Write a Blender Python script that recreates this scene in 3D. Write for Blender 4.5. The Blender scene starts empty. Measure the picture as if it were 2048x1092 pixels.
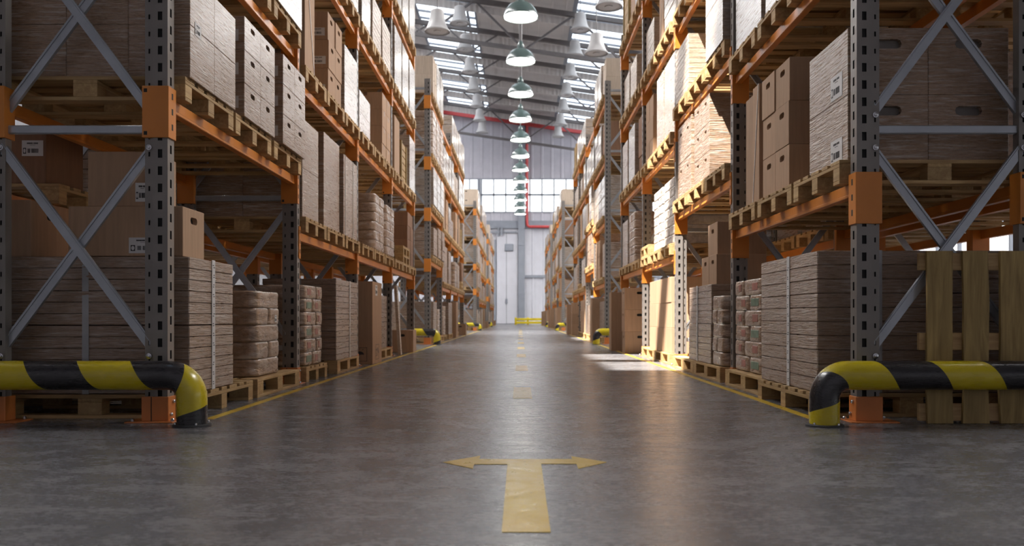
import bpy, bmesh, math, random
from mathutils import Vector
from mathutils.geometry import tessellate_polygon

SC = bpy.context.scene
COL = SC.collection
PI = math.pi
RND = random.Random(11)

# ------------------------------------------------------------------ materials
def nt(name):
    m = bpy.data.materials.new(name)
    m.use_nodes = True
    t = m.node_tree
    t.nodes.clear()
    out = t.nodes.new('ShaderNodeOutputMaterial')
    b = t.nodes.new('ShaderNodeBsdfPrincipled')
    t.links.new(b.outputs[0], out.inputs[0])
    return m, t, b, out

def N(t, typ, **kw):
    n = t.nodes.new(typ)
    for k, v in kw.items():
        setattr(n, k, v)
    return n

def coords(t, scale=(1, 1, 1), rnd=False, kind='Object'):
    tc = N(t, 'ShaderNodeTexCoord')
    mp = N(t, 'ShaderNodeMapping')
    mp.inputs['Scale'].default_value = scale
    t.links.new(tc.outputs[kind], mp.inputs['Vector'])
    if rnd:
        oi = N(t, 'ShaderNodeObjectInfo')
        mu = N(t, 'ShaderNodeMath', operation='MULTIPLY')
        mu.inputs[1].default_value = 37.0
        t.links.new(oi.outputs['Random'], mu.inputs[0])
        t.links.new(mu.outputs[0], mp.inputs['Location'])
    return mp.outputs[0]

def noise(t, vec, scale, detail=3, rough=.55, dist=0.0):
    n = N(t, 'ShaderNodeTexNoise')
    n.inputs['Scale'].default_value = scale
    n.inputs['Detail'].default_value = detail
    n.inputs['Roughness'].default_value = rough
    n.inputs['Distortion'].default_value = dist
    t.links.new(vec, n.inputs['Vector'])
    return n.outputs['Fac']

def ramp(t, fac, stops):
    r = N(t, 'ShaderNodeValToRGB')
    el = r.color_ramp.elements
    while len(el) < len(stops):
        el.new(.5)
    for e, (p, c) in zip(el, stops):
        e.position = p
        e.color = (*c, 1) if len(c) == 3 else c
    t.links.new(fac, r.inputs[0])
    return r.outputs[0]

def mixc(t, fac, a, b, mode='MIX'):
    m = N(t, 'ShaderNodeMix', data_type='RGBA', blend_type=mode)
    for k, v in ((0, fac), (6, a), (7, b)):
        if hasattr(v, 'is_linked'):
            t.links.new(v, m.inputs[k])
        elif isinstance(v, (int, float)):
            m.inputs[k].default_value = v
        else:
            m.inputs[k].default_value = (*v, 1)
    return m.outputs[2]

def maprange(t, v, a, b, c, d):
    n = N(t, 'ShaderNodeMapRange')
    n.inputs[1].default_value = a; n.inputs[2].default_value = b
    n.inputs[3].default_value = c; n.inputs[4].default_value = d
    t.links.new(v, n.inputs[0])
    return n.outputs[0]

def bump(t, b, h, strength, dist):
    n = N(t, 'ShaderNodeBump')
    n.inputs['Strength'].default_value = strength
    n.inputs['Distance'].default_value = dist
    t.links.new(h, n.inputs['Height'])
    t.links.new(n.outputs[0], b.inputs['Normal'])

def m_plain(name, col, rough=.5, metal=0.0, var=.12, scale=6, spec=.5):
    m, t, b, o = nt(name)
    f = noise(t, coords(t, rnd=True), scale, 4)
    lo = tuple(c * (1 - var) for c in col); hi = tuple(min(1, c * (1 + var)) for c in col)
    t.links.new(ramp(t, f, [(.3, lo), (.7, hi)]), b.inputs['Base Color'])
    b.inputs['Roughness'].default_value = rough
    b.inputs['Metallic'].default_value = metal
    b.inputs['Specular IOR Level'].default_value = spec
    return m

def m_card(name, col):
    m, t, b, o = nt(name)
    c = coords(t, (14, 14, 1.0), rnd=True)
    f = noise(t, c, 3.0, 3)
    lo = tuple(x * .90 for x in col); hi = tuple(x * 1.08 for x in col)
    base = ramp(t, f, [(.3, lo), (.7, hi)])
    oi = N(t, 'ShaderNodeObjectInfo')
    k = maprange(t, oi.outputs['Random'], 0, 1, .88, 1.08)
    hs = N(t, 'ShaderNodeHueSaturation')
    t.links.new(k, hs.inputs['Value']); t.links.new(base, hs.inputs['Color'])
    t.links.new(hs.outputs[0], b.inputs['Base Color'])
    b.inputs['Roughness'].default_value = .72
    b.inputs['Specular IOR Level'].default_value = .3
    return m

def m_wrap(name, card, film, lo, hi, zs=90, coat=.4, bumps=.5):
    """kraft board under stretch film: fine pulled streaks and a glossy broken sheen"""
    m, t, b, o = nt(name)
    s1 = noise(t, coords(t, (7, 7, zs), rnd=True), 1.0, 3, .65, .25)
    s2 = noise(t, coords(t, (26, 26, zs * 1.5), rnd=True), 1.0, 3, .7, .3)
    s3 = noise(t, coords(t, (1.5, 1.5, 3.2), rnd=True), 1.2, 2)
    s4 = noise(t, coords(t, (2.2, 2.2, zs * .35), rnd=True), 1.0, 3, .6, .5)
    k1 = maprange(t, s1, lo, hi, 0, .8)
    k3 = maprange(t, s3, .35, .65, .35, 1)
    mu = N(t, 'ShaderNodeMath', operation='MULTIPLY'); t.links.new(k1, mu.inputs[0]); t.links.new(k3, mu.inputs[1])
    dark = tuple(c * .72 for c in card)
    base = mixc(t, maprange(t, s2, .38, .62, 0, 1), dark, card)
    base = mixc(t, mu.outputs[0], base, film)
    base = mixc(t, maprange(t, s4, .60, .72, 0, .55), base, film)
    t.links.new(base, b.inputs['Base Color'])
    t.links.new(maprange(t, s1, .35, .65, .22, .48), b.inputs['Roughness'])
    b.inputs['Specular IOR Level'].default_value = .6
    b.inputs['Coat Weight'].default_value = coat
    b.inputs['Coat Roughness'].default_value = .22
    ad = N(t, 'ShaderNodeMath', operation='ADD'); t.links.new(s1, ad.inputs[0]); t.links.new(s4, ad.inputs[1])
    bump(t, b, ad.outputs[0], bumps * 1.5, .016)
    return m

def m_wood(name, a, bcol, axis=(1.2, 14, 14)):
    m, t, b, o = nt(name)
    c = coords(t, axis, rnd=True)
    f = noise(t, c, 2.2, 5, .6, .6)
    base = ramp(t, f, [(.28, a), (.55, tuple((x + y) / 2 for x, y in zip(a, bcol))), (.75, bcol)])
    oi = N(t, 'ShaderNodeObjectInfo')
    k = maprange(t, oi.outputs['Random'], 0, 1, .82, 1.12)
    hs = N(t, 'ShaderNodeHueSaturation')
    t.links.new(k, hs.inputs['Value']); t.links.new(base, hs.inputs['Color'])
    t.links.new(hs.outputs[0], b.inputs['Base Color'])
    b.inputs['Roughness'].default_value = .68
    bump(t, b, f, .25, .004)
    return m

def m_emit(name, col, s):
    m, t, b, o = nt(name)
    b.inputs['Base Color'].default_value = (*col, 1)
    b.inputs['Emission Color'].default_value = (*col, 1)
    b.inputs['Emission Strength'].default_value = s
    return m

def m_floor():
    m, t, b, o = nt('polished_concrete')
    c = coords(t, (1, 1, 1))
    big = noise(t, coords(t, (.55, .3, 1)), 1.0, 4, .6, .4)
    med = noise(t, coords(t, (1.4, 3.2, 1)), 2.1, 6, .68, .8)
    fine = noise(t, coords(t, (9, 26, 1)), 3.0, 5, .7, .3)
    base = ramp(t, big, [(.32, (.104, .098, .100)), (.5, (.133, .130, .138)), (.68, (.166, .154, .153))])
    base = mixc(t, maprange(t, med, .46, .68, 0, .7), base, (.24, .235, .238))
    base = mixc(t, maprange(t, fine, .56, .76, 0, .45), base, (.27, .27, .28))
    base = mixc(t, maprange(t, med, .36, .20, 0, .3), base, (.10, .095, .096))
    t.links.new(base, b.inputs['Base Color'])
    ad = N(t, 'ShaderNodeMath', operation='ADD'); t.links.new(med, ad.inputs[0]); t.links.new(fine, ad.inputs[1])
    t.links.new(maprange(t, ad.outputs[0], .65, 1.3, .15, .36), b.inputs['Roughness'])
    b.inputs['Specular IOR Level'].default_value = .6
    bump(t, b, fine, .16, .004)
    return m

def m_stripes():
    """black and yellow bands wound along the tube (UV: metres along, turns round)"""
    m, t, b, o = nt('hazard_stripes')
    uv = N(t, 'ShaderNodeUVMap'); uv.uv_map = 'UVMap'
    sx = N(t, 'ShaderNodeSeparateXYZ'); t.links.new(uv.outputs[0], sx.inputs[0])
    a = N(t, 'ShaderNodeMath', operation='MULTIPLY_ADD'); a.inputs[1].default_value = -.165
    t.links.new(sx.outputs[1], a.inputs[0]); t.links.new(sx.outputs[0], a.inputs[2])
    d = N(t, 'ShaderNodeMath', operation='DIVIDE'); d.inputs[1].default_value = .60; t.links.new(a.outputs[0], d.inputs[0])
    f = N(t, 'ShaderNodeMath', operation='FRACT'); t.links.new(d.outputs[0], f.inputs[0])
    g = N(t, 'ShaderNodeMath', operation='GREATER_THAN'); g.inputs[1].default_value = .5; t.links.new(f.outputs[0], g.inputs[0])
    sc = noise(t, coords(t, (3, 20, 20)), 3, 5, .7)
    col = mixc(t, g.outputs[0], (.56, .44, .012), (.022, .02, .022))
    col = mixc(t, maprange(t, sc, .68, .8, 0, .35), col, (.25, .22, .16))
    t.links.new(col, b.inputs['Base Color'])
    t.links.new(maprange(t, sc, .3, .7, .22, .36), b.inputs['Roughness'])
    b.inputs['Coat Weight'].default_value = .3
    return m

def m_paint_floor():
    m, t, b, o = nt('worn_yellow_paint')
    f = noise(t, coords(t, (3, 3, 3)), 5, 6, .7, .4)
    g = noise(t, coords(t, (1, 1, 1)), 2.3, 4, .6)
    col = ramp(t, g, [(.3, (.58, .36, .022)), (.7, (.66, .46, .06))])
    col = mixc(t, maprange(t, f, .63, .70, 0, .8), col, (.22, .19, .15))
    t.links.new(col, b.inputs['Base Color'])
    t.links.new(maprange(t, f, .3, .7, .24, .42), b.inputs['Roughness'])
    return m

def m_glass():
    m, t, b, o = nt('clear_roof_glass')
    t.nodes.remove(b)
    tr = N(t, 'ShaderNodeBsdfTransparent'); tr.inputs[0].default_value = (.95, .97, 1, 1)
    gl = N(t, 'ShaderNodeBsdfGlossy'); gl.inputs['Roughness'].default_value = .05
    mx = N(t, 'ShaderNodeMixShader'); mx.inputs[0].default_value = .06
    t.links.new(tr.outputs[0], mx.inputs[1]); t.links.new(gl.outputs[0], mx.inputs[2])
    t.links.new(mx.outputs[0], o.inputs[0])
    return m

KRAFT = (.36, .235, .155)
M = dict(
    card=m_card('kraft_cardboard', (.41, .262, .165)),
    cardbrown=m_card('brown_cardboard', (.25, .135, .08)),
    tape=m_plain('packing_tape', (.22, .13, .08), .3),
    cardpale=m_card('pale_cardboard', (.52, .42, .33)),
    filmslot=m_plain('slot_under_film', (.15, .128, .11), .3),
    wrap=m_wrap('film_wrapped_cartons', (.345, .22, .14), (.60, .55, .50), .52, .72),
    white=m_wrap('film_wrapped_pale', (.36, .27, .20), (.46, .425, .40), .42, .64, 70, .9),
    boards=m_wrap('film_wrapped_boards', (.33, .22, .15), (.56, .50, .45), .50, .74, 110, .5, .4),
    paleboard=m_wrap('bundled_pale_boards', (.50, .385, .29), (.62, .55, .48), .5, .8, 60, .1, .25),
    sack=m_wrap('film_wrapped_sacks', (.36, .235, .155), (.62, .55, .48), .52, .76, 24, .6, .6),
    sackpale=m_wrap('pale_paper_sacks', (.58, .50, .43), (.75, .71, .68), .45, .75, 12, .3, .5),
    green=m_plain('green_print', (.15, .215, .15), .45, 0, .35, 14),
    red=m_plain('red_print', (.33, .13, .10), .45, 0, .3, 14),
    strap=m_plain('grey_plastic_strap', (.36, .36, .37), .3),
    whitestrap=m_plain('white_strap', (.75, .72, .68), .4),
    label=m_plain('label_paper', (.62, .60, .59), .55, 0, .04),
    ink=m_plain('black_ink', (.03, .028, .03), .6),
    wood=m_wood('pallet_wood', (.33, .19, .075), (.60, .42, .20)),
    woody=m_wood('pallet_wood_crosswise', (.33, .19, .075), (.60, .42, .20), (14, 1.2, 14)),
    woodz=m_wood('weathered_pallet_wood', (.19, .12, .04), (.46, .32, .12), (13, 14, 1.1)),
    orange=m_plain('orange_paint', (.60, .205, .03), .38, 0, .10, 3),
    footorange=m_plain('orange_foot_paint', (.58, .185, .045), .45, 0, .12, 5),
    steel=m_plain('grey_upright_paint', (.215, .195, .18), .40, .2, .10, 4),
    galv=m_plain('galvanised_brace', (.36, .38, .41), .33, .6, .10, 5),
    bolt=m_plain('zinc_bolt', (.55, .55, .57), .25, .9),
    slot=m_plain('slot_shadow_gap', (.02, .02, .02), .8),
    stripes=m_stripes(),
    rubber=m_plain('black_base', (.03, .03, .032), .5),
    yellow=m_plain('yellow_barrier_paint', (.62, .47, .02), .35),
    floor=m_floor(),
    paint=m_paint_floor(),
    wall=m_plain('ribbed_wall_sheet', (.43, .42, .465), .55, 0, .05, 1.5),
    sidewall=m_plain('grey_side_wall', (.22, .22, .235), .6, 0, .05, 1.5),
    wallpale=m_plain('pale_wall_panel', (.50, .50, .54), .5, 0, .04, 1.5),
    roof=m_plain('roof_sheet', (.54, .505, .485), .6, 0, .05, 1.5),
    truss=m_plain('truss_steel', (.12, .108, .108), .5, .1, .1, 3),
    greysteel=m_plain('column_grey', (.22, .235, .27), .5, 0, .06, 2),
    redpipe=m_plain('red_pipe_paint', (.48, .06, .06), .4),
    enamel=m_plain('green_enamel', (.075, .108, .104), .22, 0, .06, 3),
    bell=m_plain('pale_grey_reflector', (.40, .39, .39), .4, 0, .06, 3),
    lampglow=m_emit('lamp_diffuser', (1, .96, .88), 20),
    sky=m_emit('skylight_pane', (.84, .92, 1.0), 2.2),
    fillpane=m_emit('added_fill_pane', (1.0, .985, .97), 29),  # strong glow for the outer roof strips, added out of view as fill
    win=m_emit('bright_window_pane', (.95, .98, 1.0), 1.0),
    glass=m_glass(),
)

# ------------------------------------------------------------------ mesh tools
class MB:
    def __init__(s):
        s.v, s.f, s.m, s.uv = [], [], [], {}

    def add(s, vs, fs, mi=0):
        b = len(s.v)
        s.v.extend(vs)
        for f in fs:
            s.f.append(tuple(i + b for i in f)); s.m.append(mi)

    def box(s, x0, x1, y0, y1, z0, z1, mi=0, c=0.0):
        if x0 > x1: x0, x1 = x1, x0
        if c <= 0:
            s.add([(x0, y0, z0), (x1, y0, z0), (x1, y1, z0), (x0, y1, z0), (x0, y0, z1), (x1, y0, z1), (x1, y1, z1), (x0, y1, z1)],
                  [(3, 2, 1, 0), (4, 5, 6, 7), (0, 1, 5, 4), (1, 2, 6, 5), (2, 3, 7, 6), (3, 0, 4, 7)], mi)
            return
        X, Y, Z = (x0, x1), (y0, y1), (z0, z1)
        sg = (1, -1)
        vs, ix = [], {}
        for i in (0, 1):
            for j in (0, 1):
                for k in (0, 1):
                    p = (X[i], Y[j], Z[k]); q = (X[i] + sg[i] * c, Y[j] + sg[j] * c, Z[k] + sg[k] * c)
                    for a in range(3):
                        ix[i, j, k, a] = len(vs)
                        vs.append(tuple(p[d] if d == a else q[d] for d in range(3)))
        fs = []
        cyc = ((0, 0), (1, 0), (1, 1), (0, 1))
        for a in range(3):
            b_, c_ = (a + 1) % 3, (a + 2) % 3
            for e in (0, 1):
                r = []
                for p, q in (cyc if e else cyc[::-1]):
                    key = [0, 0, 0]; key[a] = e; key[b_] = p; key[c_] = q
                    r.append(ix[key[0], key[1], key[2], a])
                fs.append(tuple(r))
            for e in (0, 1):          # edge strips running along axis a
                for g in (0, 1):
                    r = []
                    for t_, ax in ((0, b_), (1, b_), (1, c_), (0, c_)):
                        key = [0, 0, 0]; key[a] = t_; key[b_] = e; key[c_] = g
                        r.append(ix[key[0], key[1], key[2], ax])
                    fs.append(tuple(r if (e == g) else r[::-1]))
        for i in (0, 1):
            for j in (0, 1):
                for k in (0, 1):
                    r = (ix[i, j, k, 0], ix[i, j, k, 1], ix[i, j, k, 2])
                    fs.append(r if (i + j + k) % 2 else r[::-1])
        s.add(vs, fs, mi)

    def bar(s, p, q, w, th, mi=0, ref=(0, 1, 0)):
        """box bar p->q; th is the size along ref, w across"""
        p, q = Vector(p), Vector(q)
        d = (q - p).normalized()
        r = Vector(ref); r = (r - d * r.dot(d)).normalized()
        u = d.cross(r)
        vs = []
        for e in (p, q):
            for a, b in ((-1, -1), (1, -1), (1, 1), (-1, 1)):
                vs.append(tuple(e + u * (a * w / 2) + r * (b * th / 2)))
        s.add(vs, [(3, 2, 1, 0), (4, 5, 6, 7), (0, 1, 5, 4), (1, 2, 6, 5), (2, 3, 7, 6), (3, 0, 4, 7)], mi)

    def lathe(s, prof, n=24, mi=0, cap=True, o=(0, 0, 0)):
        b = len(s.v)
        for r, z in prof:
            for i in range(n):
                a = 2 * PI * i / n
                s.v.append((o[0] + r * math.cos(a), o[1] + r * math.sin(a), o[2] + z))
        for j in range(len(prof) - 1):
            for i in range(n):
                k = (i + 1) % n
                s.f.append((b + j * n + i, b + j * n + k, b + (j + 1) * n + k, b + (j + 1) * n + i)); s.m.append(mi)
        if cap:
            s.f.append(tuple(b + i for i in range(n))[::-1]); s.m.append(mi)
            s.f.append(tuple(b + (len(prof) - 1) * n + i for i in range(n))); s.m.append(mi)

    def rings(s, rings, mi=0, cap=True):
        b = len(s.v); n = len(rings[0])
        for r in rings: s.v.extend(r)
        for j in range(len(rings) - 1):
            for i in range(n):
                k = (i + 1) % n
                s.f.append((b + j * n + i, b + j * n + k, b + (j + 1) * n + k, b + (j + 1) * n + i)); s.m.append(mi)
        if cap:
            s.f.append(tuple(b + i for i in range(n))[::-1]); s.m.append(mi)
            s.f.append(tuple(b + (len(rings) - 1) * n + i for i in range(n))); s.m.append(mi)

    def tube(s, path, rad, n=28, mi=0, u0=0.0, start=(0, 1, 0), cap=True, mul=None):
        """swept tube with UV (metres along, 0..1 triangular round)"""
        b = len(s.v); pts = [Vector(p) for p in path]; L = u0; prev = None
        for j, p in enumerate(pts):
            if j: L += (p - pts[j - 1]).length * (mul(j) if mul else 1)
            d = ((pts[min(j + 1, len(pts) - 1)]) - pts[max(j - 1, 0)]).normalized()
            r = Vector(start); r = (r - d * r.dot(d)).normalized(); u = d.cross(r)
            for i in range(n):
                a = 2 * PI * i / n
                s.v.append(tuple(p + (r * math.cos(a) + u * math.sin(a)) * rad))
                ph = (i / n + .25) % 1.0
                s.uv[b + j * n + i] = (L, 2 * abs(ph - .5))
        for j in range(len(pts) - 1):
            for i in range(n):
                k = (i + 1) % n
                s.f.append((b + j * n + i, b + j * n + k, b + (j + 1) * n + k, b + (j + 1) * n + i)); s.m.append(mi)
        if cap:
            s.f.append(tuple(b + i for i in range(n))[::-1]); s.m.append(mi)
            s.f.append(tuple(b + (len(pts) - 1) * n + i for i in range(n))); s.m.append(mi)

    def slotted(s, o, ux, n, w, h, c, sw, sh, pitch, first, mi=0, md=1, dep=.014):
        """wall strip standing on o, w wide along ux, h tall, one column of recessed slots; n = outward normal"""
        o, ux, n = Vector(o), Vector(ux), Vector(n)
        P = lambda a, z, d=0.0: tuple(o + ux * a + Vector((0, 0, z)) - n * d)
        q = lambda a0, a1, z0, z1: s.add([P(a0, z0), P(a1, z0), P(a1, z1), P(a0, z1)], [(0, 1, 2, 3)], mi)
        l, r = c - sw / 2, c + sw / 2
        q(0, l, 0, h); q(r, w, 0, h)
        z = 0.0; zz = first
        while zz + sh < h - .02:
            q(l, r, z, zz)
            t = zz + sh
            s.add([P(l, zz), P(r, zz), P(r, t), P(l, t), P(l, zz, dep), P(r, zz, dep), P(r, t, dep), P(l, t, dep)],
                  [(0, 1, 5, 4), (1, 2, 6, 5), (2, 3, 7, 6), (3, 0, 4, 7), (4, 5, 6, 7)], md)
            z = t; zz += pitch
        q(l, r, z, h)

    def mesh(s, name, mats, smooth=None, fix=False):
        me = bpy.data.meshes.new(name)
        me.from_pydata(s.v, [], s.f)
        for mm in mats: me.materials.append(M[mm] if isinstance(mm, str) else mm)
        me.polygons.foreach_set('material_index', s.m)
        if s.uv:
            ul = me.uv_layers.new(name='UVMap')
            for lp in me.loops:
                ul.data[lp.index].uv = s.uv.get(lp.vertex_index, (0, 0))
        if fix:
            bm = bmesh.new(); bm.from_mesh(me)
            bmesh.ops.recalc_face_normals(bm, faces=bm.faces); bm.to_mesh(me); bm.free()
        if smooth is not None:
            me.polygons.foreach_set('use_smooth', [True] * len(me.polygons))
            me.set_sharp_from_angle(angle=math.radians(smooth))
        me.update()
        return me

CACHE = {}
def cached(key, fn):
    if key not in CACHE: CACHE[key] = fn()
    return CACHE[key]

SEEN = {}
def tag(o, label, cat, group=None, kind=None):
    n = len(label.replace(',', ' ').split())
    if n > 16 or n < 4: print('LABELLEN', n, label)
    if label in SEEN: print('DUP', label)
    SEEN[label] = 1
    o['label'] = label; o['category'] = cat
    if group: o['group'] = group
    if kind: o['kind'] = kind
    return o

def ob(name, me, parent=None, loc=(0, 0, 0), rz=0.0, rot=None):
    o = bpy.data.objects.new(name, me)
    COL.objects.link(o)
    if parent is not None: o.parent = parent
    o.location = loc
    o.rotation_euler = rot if rot else (0, 0, rz)
    return o

def empty(name, loc, rz=0.0):
    o = ob(name, None, None, loc, rz)
    o.empty_display_size = .1
    return o

def struct(name, me, loc=(0, 0, 0)):
    o = ob(name, me, None, loc); o['kind'] = 'structure'
    return o

# ------------------------------------------------------------------ layout numbers
F_PX, CAM_H, VPX, VPY = 1668.0, 0.61, 1040.0, 635.0
UL, UR = 2.047, 1.956           # aisle faces of the racks
PITCH, DEP = 2.81, 1.09
SIDE = {-1: 'shaded side', 1: 'sunlit side'}
RACKN = ['first', 'second', 'third', 'fourth']
BAYN = ['first', 'second', 'third', 'fourth']
LVN = ['floor', 'first shelf', 'second shelf', 'third shelf', 'fourth shelf']
A_LV = (1.41, 2.83, 4.24, 5.64)
C_LV = (1.91, 3.07, 4.24, 5.64)

# ------------------------------------------------------------------ rack pieces
POST_H = 6.06
def post_mesh(h=POST_H):
    def f():
        b = MB()
        # wide slotted half next to the aisle, stepped-in flange behind it (aisle face at x = 0, looking +x)
        b.slotted((0, -.045, 0), (0, 1, 0), (1, 0, 0), .09, h, .045, .022, .05, .1, .06)
        b.slotted((-.088, -.045, 0), (1, 0, 0), (0, -1, 0), .088, h, .044, .026, .05, .1, .03)
        b.slotted((0, .045, 0), (-1, 0, 0), (0, 1, 0), .088, h, .044, .026, .05, .1, .03)
        b.slotted((-.138, -.030, 0), (1, 0, 0), (0, -1, 0), .05, h, .025, .010, .028, .1, .04)
        b.slotted((-.088, .030, 0), (-1, 0, 0), (0, 1, 0), .05, h, .025, .010, .028, .1, .04)
        for y0, y1 in ((-.045, -.030), (.030, .045)):
            b.add([(-.088, y0, 0), (-.088, y1, 0), (-.088, y1, h), (-.088, y0, h)], [(0, 1, 2, 3)])
        b.add([(-.138, -.030, 0), (-.138, .030, 0), (-.138, .030, h), (-.138, -.030, h)], [(0, 3, 2, 1)])
        b.add([(0, -.045, h), (0, .045, h), (-.088, .045, h), (-.088, .030, h), (-.138, .030, h), (-.138, -.030, h), (-.088, -.030, h), (-.088, -.045, h)], [tuple(range(8))])
        return b.mesh('post', ['steel', 'slot'])
    return cached(('post', h), f)

def foot_mesh():
    def f():
        b = MB()
        b.box(-.235, .045, -.085, .085, 0, .008, 0, .002)
        b.box(-.150, .007, -.052, .052, .008, .150, 0, .003)
        b.box(-.094, -.090, -.054, -.051, .008, .149, 1)
        for z, y in ((.045, -.022), (.118, .012)):
            b.lathe([(.011, 0), (.011, .010), (.006, .014)], 10, 2, True, (0, 0, 0))
            k = len(b.v) - 30
            for i in range(k, len(b.v)):
                x_, y_, z_ = b.v[i]; b.v[i] = (.007 + z_, y + x_, z + y_)
        for x in (-.2, .032):
            b.lathe([(.011, .008), (.011, .02), (.006, .026)], 8, 2, True, (x, -.055, 0))
        return b.mesh('foot_plate', ['footorange', 'slot', 'bolt'])
    return cached('foot', f)

def diag_mesh(dz, flip):
    def f():
        b = MB()
        s_ = -1 if flip else 1
        b.bar((-.43, 0, -dz / 2 * s_), (.43, 0, dz / 2 * s_), .054, .022)
        b.bar((-.43, -.012, -dz / 2 * s_ + .026), (.43, -.012, dz / 2 * s_ + .026), .006, .010)
        return b.mesh('diagonal_brace', ['galv'])
    return cached(('diag', dz, flip), f)

def horiz_mesh():
    def f():
        b = MB(); b.box(-.41, .41, -.015, .015, -.025, .025, 0, .006)
        return b.mesh('horizontal_brace', ['galv'])
    return cached('horiz', f)

def bolt_mesh():
    def f():
        b = MB()
        b.lathe([(.017, 0), (.017, .004), (.011, .005), (.011, .013), (.005, .016)], 12)
        b.v = [(x, -z, y) for x, y, z in b.v]
        return b.mesh('bolt', ['bolt'], 40)
    return cached('boltm', f)

XMOD = [(.45, 1.60), (1.82, 2.97), (3.19, 4.34), (4.56, 5.71)]
HZ = (.33, 1.71, 3.08, 4.45, 5.85)

def conn_mesh(kind):
    """orange end connector clasping the post; kind: full, near (camera-side half), far"""
    def f():
        y0, y1 = {'full': (-.054, .054), 'near': (-.054, -.0006), 'far': (.0006, .054)}[kind]
        b = MB()
        b.box(-.145, .009, y0, y1, 0, .30, 0, .002)
        for z in (.05, .14, .23):
            yy = (y0 + y1) / 2
            b.box(.0085, .0096, yy - .010, yy + .010, z, z + .036, 1)
        if kind != 'far':
            for z in (.014, .262):
                b.box(-.135, -.115, y0 - .0006, y0 + .002, z, z + .022, 1)
        return b.mesh('connector', ['orange', 'slot'])
    return cached(('conn', kind), f)

BL = PITCH - .108
def beam_mesh():
    def f():
        b = MB()
        b.box(-.072, -.024, 0, BL, .018, .080, 0, .004)
        b.box(-.074, -.020, 0, BL, 0, .021, 0, .004)
        return b.mesh('beam', ['orange'])
    return cached('beam', f)

def beam_full_mesh(first):
    def f():
        b = MB()
        b.box(-.074, -.022, 0, BL, 0, .080)
        for y0, y1 in ((-.108 if first else -.0534, 0), (BL, BL + .0534)):
            b.box(-.145, .009, y0, y1, -.175, .125)
        return b.mesh('beam', ['orange'])
    return cached(('beamfull', first), f)

def frame_full_mesh():
    def f():
        b = MB()
        pm = post_mesh()
        for sx, ox in ((1, 0.0), (-1, -DEP)):
            b.add([(ox + sx * v.co.x, sx * v.co.y, v.co.z + .008) for v in pm.vertices], [tuple(p.vertices) for p in pm.polygons])
            b.m[-len(pm.polygons):] = [2 if p.material_index == 1 else 0 for p in pm.polygons]
            b.box(ox - .235 * sx, ox + .045 * sx, -.085, .085, 0, .008, 3)
            b.box(ox - .150 * sx, ox + .007 * sx, -.052, .052, .008, .15, 3)
        for z0, z1 in XMOD:
            b.bar((-.975, -.01, z0), (-.115, -.01, z1), .054, .02, 1)
            b.bar((-.975, .012, z1), (-.115, .012, z0), .054, .02, 1)
        for z in HZ:
            b.box(-.955, -.135, -.015, .015, z - .025, z + .025, 1)
        return b.mesh('upright_frame', ['steel', 'galv', 'slot', 'footorange'])
    return cached('framefull', f)

def build_rack(side, u0, Y0, levels, detail, label, nb=4):
    """bolted run of nb bays: frames and beams move together, so one thing"""
    X0 = side * u0
    root = empty('pallet_rack', (X0, Y0, 0))
    tag(root, label, 'pallet rack', 'pallet racks along the aisle')
    s = -side                      # aisle looks towards -side
    for k in range(nb + 1):
        y = k * PITCH
        if detail < 2:
            ob('upright_frame', frame_full_mesh(), root, (0, y, 0), 0 if s > 0 else PI)
            continue
        fr = ob('upright_frame', None, root, (0, y, 0))
        for end, ox, r in ((0, 0, 0 if s > 0 else PI), (1, -s * DEP, PI if s > 0 else 0)):
            ob('post', post_mesh(), fr, (ox, 0, .008), r)
            ob('foot_plate', foot_mesh(), fr, (ox, 0, 0), r)
            if k == 0:
                for z in (.385, 1.60, 1.79, 2.95):
                    ob('bolt', bolt_mesh(), fr, (ox + (-.113 * s if end == 0 else .113 * s), -.036, z))
        cx = -s * DEP / 2
        for z0, z1 in XMOD:
            ob('diagonal_brace', diag_mesh(round(z1 - z0, 3), False), fr, (cx, .013 * s, (z0 + z1) / 2))
            ob('diagonal_brace', diag_mesh(round(z1 - z0, 3), True), fr, (cx, -.013 * s, (z0 + z1) / 2))
        for z in HZ:
            ob('horizontal_brace', horiz_mesh(), fr, (cx, 0, z))
    for k in range(nb):
        for z in levels[k]:
            for end, ox, r in ((0, 0, 0), (1, -s * DEP, 1)):
                flip = (s > 0) == (r == 1)           # this side looks towards -x
                y = k * PITCH + .054
                zb = z - .080
                if detail < 2:
                    me = beam_full_mesh(k == 0)
                    if flip:
                        # mirror by turning the beam end for end
                        ob('beam', me if k else beam_full_mesh(False), root, (ox, y + BL, zb), PI)
                    else:
                        ob('beam', me, root, (ox, y, zb))
                    continue
                bm_ = ob('beam', beam_mesh(), root, (ox, y + BL if flip else y, zb), PI if flip else 0)
                for which in ('start', 'end'):
                    kind = ('full' if k == 0 else 'far') if which == 'start' else 'near'
                    if which == 'end' and k == nb - 1: kind = 'full'
                    yw = (k if which == 'start' else k + 1) * PITCH
                    # in the beam's own frame
                    if flip:
                        kk = {'far': 'near', 'near': 'far', 'full': 'full'}[kind]
                        c = ob('connector', conn_mesh(kk), bm_, (0, (y + BL) - yw, -.175))
                    else:
                        c = ob('connector', conn_mesh(kind), bm_, (0, yw - y, -.175))
    return root

# ------------------------------------------------------------------ pallets
PW, PL = .84, 1.20
def deck_boards(d, w):
    n = 5 if w < 1 else 7
    ws = [.145 if i % 2 == 0 else .10 for i in range(n)]; gap = (w - sum(ws)) / (n - 1); y = -w / 2
    for q in ws:
        d.box(-PL / 2, PL / 2, y, y + q, .122, .144, 0, .002); y += q + gap

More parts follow.
